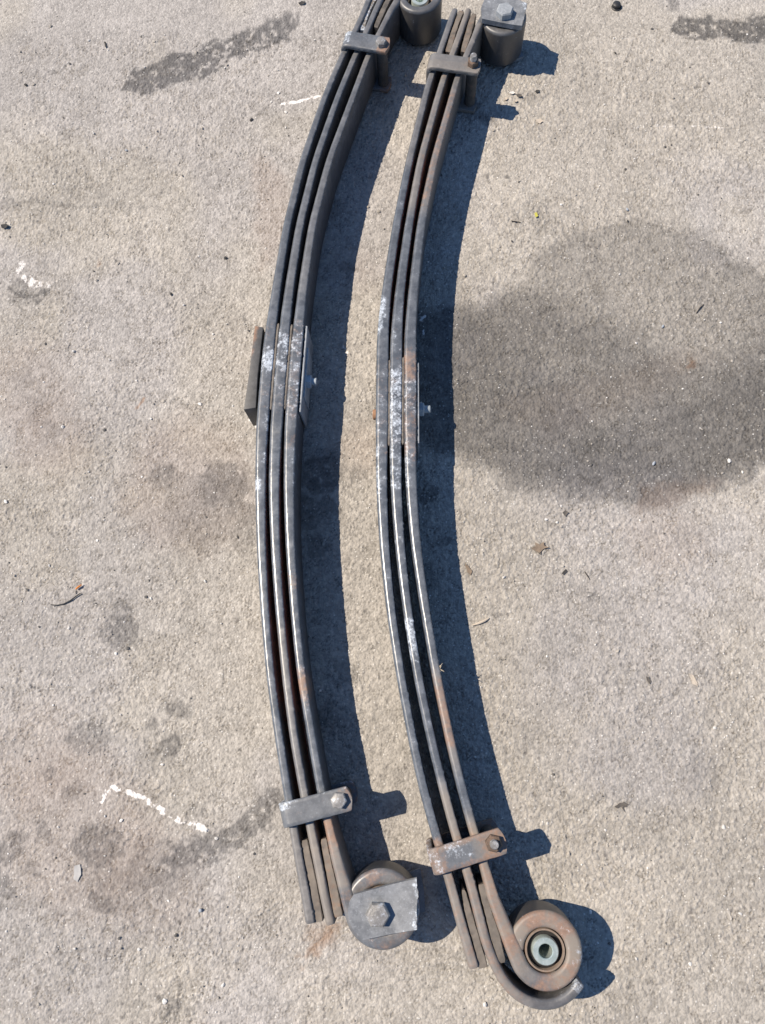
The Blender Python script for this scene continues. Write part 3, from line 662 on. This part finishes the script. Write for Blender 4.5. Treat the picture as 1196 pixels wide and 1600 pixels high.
def bracket(parent, pxo, wearf, z0, z1, zoff=None, name='bracket_plate', torn=None):
    pts = [at(x, y, z1) for x, y in pxo]
    out = []
    for i, p in enumerate(pts):            # subdivide the outline, tearing the cut edge a little
        q = pts[(i + 1) % len(pts)]; k = max(1, int(np.hypot(*(q - p)) / 0.0035))
        for j in range(k):
            v = p + (q - p) * j / k
            if torn and torn(i) and j: v = v + rng.normal(0, 0.0009, 2)
            out.append(v)
    bm = bmesh.new(); t = [bm.verts.new((p[0], p[1], z1)) for p in out]; f = bm.faces.new(t)
    bmesh.ops.triangulate(bm, faces=[f]); bmesh.ops.subdivide_edges(bm, edges=[e for e in bm.edges if e.calc_length() > 0.012], cuts=3, use_grid_fill=True)
    bmesh.ops.triangulate(bm, faces=bm.faces)
    r = bmesh.ops.extrude_face_region(bm, geom=bm.faces[:]); vs = [g for g in r['geom'] if isinstance(g, bmesh.types.BMVert)]
    for v in vs: v.co.z = z0
    if zoff:
        for v in bm.verts: v.co.z += zoff(v.co)
    bmesh.ops.recalc_face_normals(bm, faces=bm.faces)
    me = bm_mesh('plate', bm); W = np.array([wearf(v.co) for v in me.vertices]); set_attr(me, W)
    return link_mesh(name, me, M_BRK, parent, smooth=True, angle=30)

# ---- left spring ------------------------------------------------------------
left = empty('leaf_spring', (*at(430, 600, 0), 0))
tag(left, 'left leaf spring with dark square pad at its middle and bracket plate on near eye', 'leaf spring', 'leaf springs lying on the asphalt')
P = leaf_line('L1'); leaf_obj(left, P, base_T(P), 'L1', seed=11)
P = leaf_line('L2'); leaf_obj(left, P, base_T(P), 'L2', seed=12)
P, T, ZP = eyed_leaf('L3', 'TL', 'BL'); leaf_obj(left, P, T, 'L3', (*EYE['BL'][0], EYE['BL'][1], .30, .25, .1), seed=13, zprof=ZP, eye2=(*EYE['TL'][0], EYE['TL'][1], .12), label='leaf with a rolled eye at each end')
spacer(left, [(-22, 596, 602), (0, 580, 587), (20, 568.5, 576), (46, 562.5, 569.5)], (.62, .1, .6), seed=3)
spacer(left, [(-22, 616, 622), (0, 603, 610), (20, 593, 600.5), (42, 584.5, 591)], (.0, .1, .15), seed=4)
spacer(left, [(1313, 471, 480.5), (1340, 475, 486), (1387, 485, 496), (1441, 491, 505)], (.0, .15, .8), seed=5)
spacer(left, [(1311, 501.5, 510), (1340, 506, 516), (1387, 515, 527), (1433, 523, 536)], (.0, .35, .85), seed=6)
clip(left, (545, 48), (532.5, 69), (610, 58), (601, 81), 0.004, (596, 66), M_BOLTW, lambda u, v: (0.62 if u < .12 and v > -.6 else .12, .75 if u > .78 else .1, .16 if v < 0 else .1), 'head', 0.0105)
clip(left, (440.4, 1256), (442.8, 1294.5), (540, 1228), (549.3, 1268), 0.005, (529.6, 1250.5), M_BOLTW, lambda u, v: (0.70 if (u < .1 and v > .4) else (.42 if v > .72 else .10), .45 if u > .85 else .05, .15), 'head')
EB = EYE['BL'][0]
bl = bracket(left, [(552.8, 1398), (610, 1382.5), (651.5, 1371.5), (654, 1400), (651, 1425), (652, 1451), (610, 1460), (567, 1469), (554, 1456), (546, 1441), (543.5, 1425), (546, 1410)],
        lambda co: ((0.58 if co[0] > EB[0] + .044 else (.22 if co[0] > EB[0] + .024 else .06)), .02, .1), 0.0888, 0.0985,
        zoff=lambda co: max(0, co[0] - EB[0] - 0.017) * 0.16, torn=lambda i: i in (2, 3, 4))
hexnut(bl, (*at(590.5, 1429, 0.105), 0.0982), 0.0172, 0.0125, M_BOLTW, 0.25, dome=0.0025)
bracket(left, [(565, 1388), (620, 1369), (657, 1357), (663, 1392), (665, 1424), (610, 1442), (560, 1440), (550, 1415)], lambda co: (.05, .1, .1), 0.0005, 0.008)
bushing(left, EYE['BL'][0], EYE['BL'][1], 0.0222, ZT - 0.002)
bushing(left, EYE['TL'][0], EYE['TL'][1], 0.0165, ZT - 0.010)

def liner(parent, key, y0, y1, dx):
    P = leaf_line(key); f = px_to_y(key); ya, yb = f(y0), f(y1); s = P[(P[:, 1] < ya) & (P[:, 1] > yb)] + np.array([dx, 0])
    me = sweep_bar(s, np.full(len(s), 0.0036), ZB, ZT - 0.0022, rfac=0.2, seed=21, rough=.0001)
    return link_mesh('liner', me, M_LINER, parent)
liner(left, 'L1', 505, 642, 0.0122); liner(left, 'L2', 505, 642, 0.0120)
# seat plate on the right of the pack with its centre nut
def seat_plate(parent, key, y0, y1, th, gap, boss, nut_y, nut_len, nz):
    P = leaf_line(key); f = px_to_y(key); ya, yb = f(y0), f(y1); s = P[(P[:, 1] < ya + .006) & (P[:, 1] > yb - .006)]
    a = np.array([np.interp(ya, P[::-1, 1], P[::-1, 0]), ya]); b = np.array([np.interp(yb, P[::-1, 1], P[::-1, 0]), yb])
    D = b - a; Lg = np.hypot(*D); D /= Lg; Nn = np.array([-D[1], D[0]]); Nn *= np.sign(Nn[0]); o0 = a + Nn * (0.0106 + gap)
    out = [o0, o0 + Nn * th, o0 + D * Lg + Nn * th, o0 + D * Lg]
    pl = link_mesh('seat_plate', bm_mesh('p', prism(out, 0.004, ZT - 0.005, 0.0012)), M_PLATE, parent)
    if boss:
        o1 = o0 + Nn * (th - 0.0005); q = [o1 + D * Lg * .22, o1 + D * Lg * .22 + Nn * 0.003, o1 + D * Lg * .80 + Nn * 0.003, o1 + D * Lg * .80]
        link_mesh('raised_pad', bm_mesh('p', prism(q, 0.016, 0.070, 0.0012)), M_BOLTB, pl)
    c0 = np.array([np.interp(f(nut_y), P[::-1, 1], P[::-1, 0]), f(nut_y)]) + Nn * (0.0106 + gap + th + (0.002 if boss else -0.0003))
    link_mesh('centre_nut', bm_mesh('n', join_bm([hexhead((c0[0], c0[1], nz), 0.0125, 0.009, (Nn[0], Nn[1], 0), .2), lathe([(0.0065, 0.008), (0.0065, nut_len), (0.005, nut_len + .001), (0, nut_len + .001)], (c0[0], c0[1], nz), (Nn[0], Nn[1], 0), 16, close=False)])), M_BOLTB, pl, angle=25)
    return pl
seat_plate(left, 'L3', 508, 643, 0.0034, 0.0012, True, 585, 0.017, 0.055)
# square pad on the left of the pack
zp = ZT - 0.004
padc = [at(398.5, 509, zp), at(411.5, 511, zp), at(403, 585, zp), at(400, 637, zp), at(380.7, 640, zp), at(389, 585, zp)]
bm = prism(padc, 0.004, zp, 0.0015); me = bm_mesh('pad', bm)
zz = np.array([v.co.z for v in me.vertices]); xx = np.array([v.co.x for v in me.vertices]); yy = np.array([v.co.y for v in me.vertices])
set_attr(me, np.stack([np.where(zz > .07, .05, .0), np.where((yy > padc[0][1] - .03) & (xx < padc[0][0] + .004), .95, 0.0), np.full(len(zz), .12)], 1))
link_mesh('axle_pad', me, M_PAD, left)

# ---- right spring -----------------------------------------------------------
right = empty('leaf_spring', (*at(620, 620, 0), 0))
tag(right, 'right leaf spring with bare steel bush showing in its rusty near eye', 'leaf spring', 'leaf springs lying on the asphalt')
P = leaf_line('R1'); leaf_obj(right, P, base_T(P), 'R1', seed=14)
P = leaf_line('R2'); CB = EYE['BR'][0]
wrap = []
for a, rpx in [(205, 80.5), (215, 80), (225, 79.5), (240, 79), (255, 78), (270, 77), (285, 75), (300, 72.5), (312, 70), (320, 68.0)]:
    wrap.append(CB + np.array([math.cos(math.radians(a)), math.sin(math.radians(a))]) * rpx * 0.00089)
wrap = np.array(wrap); P2 = gsmooth(resample(np.concatenate([P[:-2], wrap]), 0.003), 5.0)
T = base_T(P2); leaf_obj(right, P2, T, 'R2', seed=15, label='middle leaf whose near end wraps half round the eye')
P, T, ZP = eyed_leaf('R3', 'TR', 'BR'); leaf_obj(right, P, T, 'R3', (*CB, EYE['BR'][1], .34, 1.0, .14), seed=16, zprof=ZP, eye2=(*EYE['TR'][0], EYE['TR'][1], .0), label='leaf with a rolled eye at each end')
spacer(right, [(16, 718, 726), (25, 714.5, 721), (50, 705, 713), (80, 696.5, 704)], (.1, .3, .6), seed=7)
spacer(right, [(20, 739, 745), (25, 735, 743.5), (50, 728.5, 737), (80, 720.5, 727)], (.1, .3, .5), seed=8)
spacer(right, [(1391, 722, 727), (1400, 721.5, 731), (1430.6, 728, 738.5), (1487, 744, 755), (1513, 748.5, 763)], (.0, .1, .6), seed=9)
spacer(right, [(1382, 748, 758), (1402, 752, 762), (1459, 766, 780), (1505, 781, 791)], (.0, .1, .5), seed=10)
clip(right, (675, 81), (669.5, 104), (752.8, 92), (745, 114), 0.003, (739.5, 97.5), M_BOLTD, lambda u, v: (.05, .25 if u > .7 else .1, .6 if v < .2 else .45), 'nut', 0.0108)
clip(right, (671.3, 1328), (682.7, 1369), (779.3, 1294), (791.3, 1334.5), 0.005, (771.5, 1317.5), M_BOLTD, lambda u, v: (.50 if u < .12 else (.40 if .18 < u < .62 and v > -.3 else .0), max(.12, min(.62, .12 + .5 * max(abs(u - .44) / .30, abs(v) / .78) ** 4)), .5 if u > .6 or u < .15 or v > .5 else .12), 'nut')
bushing(right, CB, EYE['BR'][1], 0.0222, ZT - 0.001)
bushing(right, EYE['TR'][0], EYE['TR'][1], 0.0165, ZT - 0.004)
ET = EYE['TR'][0]
tr = bracket(right, [(753.5, 29), (752, 12), (757, 0), (768, -9), (795, -5), (810, 0), (824, 7), (822.5, 15), (820, 25), (816, 41), (785, 35.5)], lambda co: (.55 if co[0] > ET[0] +   .034 else .22, .02, .1), 0.0888, 0.0985,
        zoff=lambda co: max(0, co[0] - ET[0] - 0.018) * 0.10, torn=lambda i: i in (6, 7, 8))
hexnut(tr, (*at(789, 18, 0.104), 0.0982), 0.0165, 0.0125, M_PLATE, 0.45, name='bolt', dome=0.0004)
bracket(right, [(757, 92), (770, 60), (812, 62), (818, 88), (790, 98)], lambda co: (.0, .2, .1), 0.0005, 0.008)
liner(right, 'R1', 560, 697, 0.0119); liner(right, 'R2', 558, 697, 0.0120)
seat_plate(right, 'R3', 566, 692, 0.0030, 0.0012, False, 630, 0.019, 0.055)
# rusty bolt head on the outer side of the pack
P = leaf_line('R1'); f = px_to_y('R1'); y = f(640); c0 = (np.interp(y, P[::-1, 1], P[::-1, 0]) - 0.0104, y, 0.060)
M_RUSTHEAD = plain('rusty_bolt_head', (0.30, 0.17, 0.10), 0.4)
link_mesh('centre_bolt_head', bm_mesh('h', lathe([(0, 0), (0.009, 0), (0.009, 0.0048), (0.0075, 0.006), (0, 0.006)], c0, (-1, 0, 0), 20, close=False)), M_RUSTHEAD, right)

# ------------------------------------------------------------------ small things lying about
M_DARKROCK = plain('dark_pebble', (0.045, 0.043, 0.042)); M_PALE = plain('pale_stone', (0.60, 0.58, 0.55), 0.2); M_BLUEST = plain('bluish_stone', (0.30, 0.33, 0.37), 0.2)
M_BROWNLEAF = plain('dry_leaf', (0.20, 0.155, 0.115)); M_WOOD = plain('bleached_wood', (0.46, 0.40, 0.33), 0.25); M_TWIG = plain('dark_twig', (0.05, 0.042, 0.036))
M_YELLOW = plain('yellow_scrap', (0.45, 0.42, 0.08), 0.15); M_ORANGE = plain('orange_wire_tip', (0.55, 0.20, 0.05), 0.2); M_STRAW = plain('pale_straw', (0.42, 0.36, 0.27), 0.2); M_BLACKR = plain('black_rubber', (0.025, 0.025, 0.026), 0.2, 0.5, spec=0.5); M_GREYLEAF = plain('grey_leaf_scrap', (0.10, 0.09, 0.08))
def pebble(name, px, py, r, mat, label, cat='stone', flat=0.65, group=None, seed=0, asp=1.3):
    x, y = at(px, py, 0); z = ground_z(x, y); r *= .68; rr = np.random.default_rng(seed + int(px))
    bm = bmesh.new(); bmesh.ops.create_icosphere(bm, subdivisions=2, radius=r)
    ax = rr.normal(0, 1, (7, 3)); ax /= np.linalg.norm(ax, axis=1)[:, None]; cut = rr.uniform(.6, .9, 7) * r; ang = rr.uniform(0, 3.14)
    for v in bm.verts:
        for a, c in zip(ax, cut):
            d = float(np.dot(a, v.co)) - c
            if d > 0: v.co -= Vector(a) * d
        q = Vector((v.co.x * asp, v.co.y / asp, v.co.z * flat)); v.co = Matrix.Rotation(ang, 3, 'Z') @ q + Vector((x, y, z + r * flat * 0.55))
    o = link_mesh(name, bm_mesh(name, bm), mat, None, angle=28); tag(o, label, cat, group); return o
def scrap(name, pxo, mat, label, cat, lift=0.0012, th=0.0005, curl=0.003, group=None, seed=0):
    pts = [at(*q) for q in pxo]; c = np.mean(pts, 0); z = ground_z(*c); rr = np.random.default_rng(seed); R0 = max(np.hypot(*(p - c)) for p in pts)
    out = []
    for i, p in enumerate(pts):
        q = pts[(i + 1) % len(pts)]
        for k in range(3): out.append(p + (q - p) * k / 3 + rr.normal(0, R0 * .035, 2) * (k > 0))
    bm = bmesh.new(); T_ = []; B_ = []
    for fr in (1.0, 0.55):
        T_.append([bm.verts.new((*(c + (p - c) * fr), z + lift + curl * ((np.hypot(*(p - c)) * fr / R0) ** 2) * (0.6 + 0.4 * math.sin(i * 1.1 + seed)))) for i, p in enumerate(out)])
    ct = bm.verts.new((*c, z + lift)); n = len(out)
    for i in range(n):
        j = (i + 1) % n; bm.faces.new((T_[0][i], T_[0][j], T_[1][j], T_[1][i])); bm.faces.new((T_[1][i], T_[1][j], ct))
    bmesh.ops.recalc_face_normals(bm, faces=bm.faces)
    bmesh.ops.solidify(bm, geom=bm.faces[:], thickness=th)
    o = link_mesh(name, bm_mesh(name, bm), mat, None, angle=50); tag(o, label, cat, group); return o
def tube_mesh(pts, rads, n=8):
    pts = [Vector(p) for p in pts]; bm = bmesh.new(); rings = []
    for i, p in enumerate(pts):
        d = (pts[min(i + 1, len(pts) - 1)] - pts[max(i - 1, 0)]).normalized(); u = d.orthogonal().normalized() if abs(d.z) > .9 else d.cross(Vector((0, 0, 1))).normalized(); v = d.cross(u)
        rings.append([bm.verts.new(p + (u * math.cos(2 * math.pi * k / n) + v * math.sin(2 * math.pi * k / n)) * rads[i]) for k in range(n)])
    for a, b in zip(rings, rings[1:]):
        for k in range(n): bm.faces.new((a[k], a[(k + 1) % n], b[(k + 1) % n], b[k]))
    bm.faces.new(rings[0]); bm.faces.new(list(reversed(rings[-1]))); return bm
def twig(name, pxl, rads, mat, label, cat, lift=0.0016):
    pts = []
    for q, r in zip(pxl, rads):
        x, y = at(*q); pts.append((x, y, ground_z(x, y) + r * .8 + (q[2] if len(q) > 2 else 0)))
    o = link_mesh(name, bm_mesh(name, tube_mesh(pts, rads)), mat, None); tag(o, label, cat); return o
_at = at
def at(px, py, z=0.0, *_): return _at(px, py, z)
# black rubber plug near the top edge
x, y = at(963, 10)
pz = ground_z(x, y)
plug = empty('rubber_plug', (x, y, pz)); tag(plug, 'small round black rubber plug near the top edge right of the springs', 'plug')
link_mesh('body', bm_mesh('p', lathe([(0, -.001), (0.0078, -.001), (0.0085, 0.002), (0.0078, 0.0075), (0.0055, 0.0092), (0, 0.0094)], (x, y, pz), n=24, close=False)), M_BLACKR, plug)
link_mesh('flange', bm_mesh('p', lathe([(0.006, 0.0), (0.0102, 0.0002), (0.0104, 0.0018), (0.0084, 0.0028)], (x + .001, y - .001, pz - 0.0004), n=24)), M_BLACKR, plug)
scrap('paper_scrap', [(835, 334), (839, 333), (841, 339), (837, 341)], M_YELLOW, 'tiny bright yellow scrap on the pale asphalt above the oil stain', 'scrap', curl=.001)
w_ = twig('wire', [(80, 945, 0), (90, 946, .0004), (100, 944, .0006), (110, 939, .001), (118, 933, .0014), (126, 927, .0018)], [.0006, .0010, .0012, .0013, .0012, .0009], M_BLACKR, 'short black wire with an orange tip lying on the left', 'wire')
p_ = link_mesh('bare_tip', bm_mesh('t', tube_mesh([(*at(120, 921), ground_z(*at(120, 921)) + .0035), (*at(124, 918), ground_z(*at(124, 918)) + .0045), (*at(129, 914), ground_z(*at(129, 914)) + .0035)], [.0014, .0018, .001])), M_ORANGE, w_)
twig('twig', [(1088, 490, 0), (1094, 481, .001), (1100, 476, .0005)], [.0008, .001, .0006], M_TWIG, 'thin dark twig lying on the oil stain at the right', 'twig')
twig('twig', [(914, 893, 0), (918, 899, .0008), (922, 905, .0002)], [.0007, .0009, .0005], M_TWIG, 'short thin dark twig below the big oil stain', 'twig')
twig('twig', [(799, 346, 0), (806, 347, .0006), (814, 348, .0002)], [.0008, .001, .0006], M_TWIG, 'thin twig beside the right spring above the oil stain', 'twig')
wc = twig('wood_chip', [(738, 977, 0), (748, 974, .001), (757, 970, .0015), (764, 966, .001)], [.0010, .0022, .0024, .0012], M_WOOD, 'pale wood chip right of the right spring', 'wood chip')
scrap('dry_leaf', [(830, 857), (838, 853), (836, 847), (844, 851), (850, 847), (851, 853), (858, 856), (848, 859), (844, 864), (838, 862)], M_BROWNLEAF, 'star shaped brown dry leaf below the oil stain', 'leaf', curl=.003)
scrap('dry_leaf', [(727, 880), (733, 886), (738, 893), (735, 899), (730, 894)], M_BROWNLEAF, 'narrow brown dry leaf scrap close to the shadow of the right spring', 'leaf', seed=2)
scrap('dry_leaf', [(1076, 1052), (1083, 1055), (1090, 1068), (1090, 1073), (1081, 1068)], M_WOOD, 'pale brown pointed leaf scrap at the right', 'leaf', seed=3)
scrap('dry_leaf', [(1009, 1057), (1014, 1058), (1018, 1066), (1015, 1069), (1011, 1063)], M_GREYLEAF, 'small dark curled leaf scrap left of the pale brown one', 'leaf', seed=4)
scrap('rubber_scrap', [(960, 1261), (966, 1256), (975, 1253), (982, 1257), (978, 1261), (972, 1258), (966, 1263)], M_GREYLEAF, 'dark flat rubber scrap on the asphalt right of the near clip', 'scrap', seed=5)
scrap('stone_chip', [(878, 896), (884, 889), (887, 893), (881, 898)], M_DARKROCK, 'small dark triangular chip below the oil stain', 'chip', seed=6, curl=.001)
scrap('dry_leaf', [(879, 801), (884, 797), (889, 801), (884, 807)], M_GREYLEAF, 'small grey square leaf scrap just under the oil stain edge', 'leaf', seed=7)
scrap('paint_flake', [(118, 1352), (126, 1350), (128, 1366), (122, 1378), (116, 1372)], plain('clear_flake', (0.36, 0.355, 0.35), 0.1, 0.45), 'pale translucent plastic flake left of the near end of the left spring', 'flake', seed=8, curl=.001)
pebble('stone', 980, 328, .0045, M_BLUEST, 'bluish stone on pale asphalt above the oil stain', seed=1)
pebble('stone', 981, 346, .0035, M_DARKROCK, 'small dark pebble on the upper edge of the oil stain', seed=2)
pebble('stone', 393, 187, .0052, M_DARKROCK, 'dark blue grey pebble left of the left spring under the chalk dash', seed=3)
pebble('stone', 41, 133, .0058, M_DARKROCK, 'dark pebble near the upper left corner', seed=4)
pebble('stone', 198, 235, .0036, M_BLUEST, 'lone small bluish pebble in the upper left', seed=5)
pebble('stone', 314, 1422, .0042, M_BLUEST, 'small round shiny pebble lower left', seed=6, asp=1.0)
pebble('stone', 962, 83, .0032, M_DARKROCK, 'small dark pebble below the rubber plug', seed=7)
pebble('stone', 268, 460, .0042, M_DARKROCK, 'dark grey stone left of the left spring above its pad', seed=8)
pebble('stone', 1022, 724, .0048, M_BLUEST, 'bluish stone in the dark lower part of the oil stain', seed=9)
pebble('stone', 1036, 510, .0042, M_BLUEST, 'bluish stone in the middle of the oil stain', seed=10)
pebble('stone', 1098, 590, .0028, M_PALE, 'white chip stone beside the rusty spot in the oil stain', seed=11)
pebble('stone', 1160, 738, .0034, M_PALE, 'pale stone on the lower right edge of the oil stain', seed=12)
pebble('stone', 236, 935, .0036, M_PALE, 'white stone right of the short black wire', seed=13)
pebble('stone', 321, 908, .0038, M_PALE, 'white stone close to the left side of the left spring', seed=14)
pebble('stone', 78, 884, .0036, M_PALE, 'white stone above the short black wire', seed=15)
scrap('rubber_scrap', [(466, 5), (472, 2), (478, 3), (476, 7), (469, 8)], M_DARKROCK, 'small black scrap at the top edge left of the left spring', 'scrap', seed=11)
scrap('rubber_scrap', [(2, 352), (10, 350), (15, 353), (10, 357), (4, 357)], M_DARKROCK, 'small black scrap at the left edge', 'scrap', seed=12)
scrap('rubber_scrap', [(163, 66), (166, 66), (167, 73), (164, 74)], M_DARKROCK, 'tiny dark upright scrap left of the long dark smear', 'scrap', seed=13)
# flakes by the far clip of the right spring
for i, (px, py, s_, m_, lb) in enumerate([(800, 146, 5, M_PALE, 'largest white flake beside the far clip shadow of the right spring'), (812, 150, 5, M_GREYLEAF, 'dark flake among white ones beside the far clip shadow'), (806, 158, 4, M_WOOD, 'tan flake among white ones beside the far clip shadow'), (843, 190, 6, M_WOOD, 'tan flake lying apart below the far clip shadow'), (790, 155, 4, M_WOOD, 'tan flake at the edge of the far clip shadow'), (840, 143, 4, M_DARKROCK, 'dark crumb right of the flakes beside the far clip')]):
    a0 = random.random() * 3; scrap('paint_flake', [(px + s_ * math.cos(a0 + q) * random.uniform(.6, 1.3), py + s_ * .7 * math.sin(a0 + q) * random.uniform(.6, 1.2)) for q in np.linspace(0, 6.28, 6)[:-1]], m_, lb, 'flake', seed=20 + i, curl=.002)
# straw tuft caught on the right spring
bms = []
for k in range(9):
    b0 = at3(688 + random.uniform(-2, 2), 1044 + random.uniform(-6, 6), ZT - 0.004); d = Vector((random.uniform(.2, 1), random.uniform(-.6, 1), random.uniform(.1, .7))) * random.uniform(.004, .009)
    bms.append(tube_mesh([b0, b0 + d * .5 + Vector((0, 0, .001)), b0 + d], [.0006, .0005, .0003], 5))
tuft = link_mesh('straw_tuft', bm_mesh('t', join_bm(bms)), M_STRAW, None); tag(tuft, 'tiny tuft of pale straw caught on the outer leaf of the right spring', 'straw')

# loose grit: nobody could count it
def grit_mat():
    m, t, p = newmat('loose_grit'); n = N(t); a = n('ShaderNodeAttribute', attribute_name='tint'); t.links.new(a.outputs[0], p.inputs['Base Color']); p.inputs['Roughness'].default_value = 0.7; return m
ico = bmesh.new(); bmesh.ops.create_icosphere(ico, subdivisions=1, radius=1.0); iv = np.array([v.co[:] for v in ico.verts]); ifc = np.array([[v.index for v in f.verts] for f in ico.faces]); ico.free()
GV, GF, GC = [], [], []; nb = 0
for k in range(2600):
    x = rng.uniform(-.85, .7); y = rng.uniform(-.5, 1.4); r = min(0.0034, 0.00085 * (1 + rng.pareto(3.0)))
    q = iv * rng.uniform(.7, 1.25, (len(iv), 1)) * np.array([rng.uniform(.8, 1.4), rng.uniform(.8, 1.2), rng.uniform(.5, .8)]) * r
    a = rng.uniform(0, 6.28); ca, sa = math.cos(a), math.sin(a); q = np.stack([q[:, 0] * ca - q[:, 1] * sa, q[:, 0] * sa + q[:, 1] * ca, q[:, 2]], 1) + np.array([x, y, ground_z(x, y) + r * .2])
    GV.append(q); GF.append(ifc + nb); nb += len(iv); u = rng.random(); cc = (.62, .60, .57) if u < .36 else ((.34, .31, .27) if u < .8 else (.09, .085, .08)); GC.append(np.tile(np.array(cc) * rng.uniform(.8, 1.15), (len(iv), 1)))
me = bpy.data.meshes.new('grit'); me.from_pydata(np.concatenate(GV).tolist(), [], np.concatenate(GF).tolist()); me.update(); set_attr(me, np.concatenate(GC), 'tint'); me.materials.append(grit_mat())
grit = bpy.data.objects.new('grit', me); col.objects.link(grit); tag(grit, 'loose pale and dark grit scattered over the asphalt', kind='stuff')
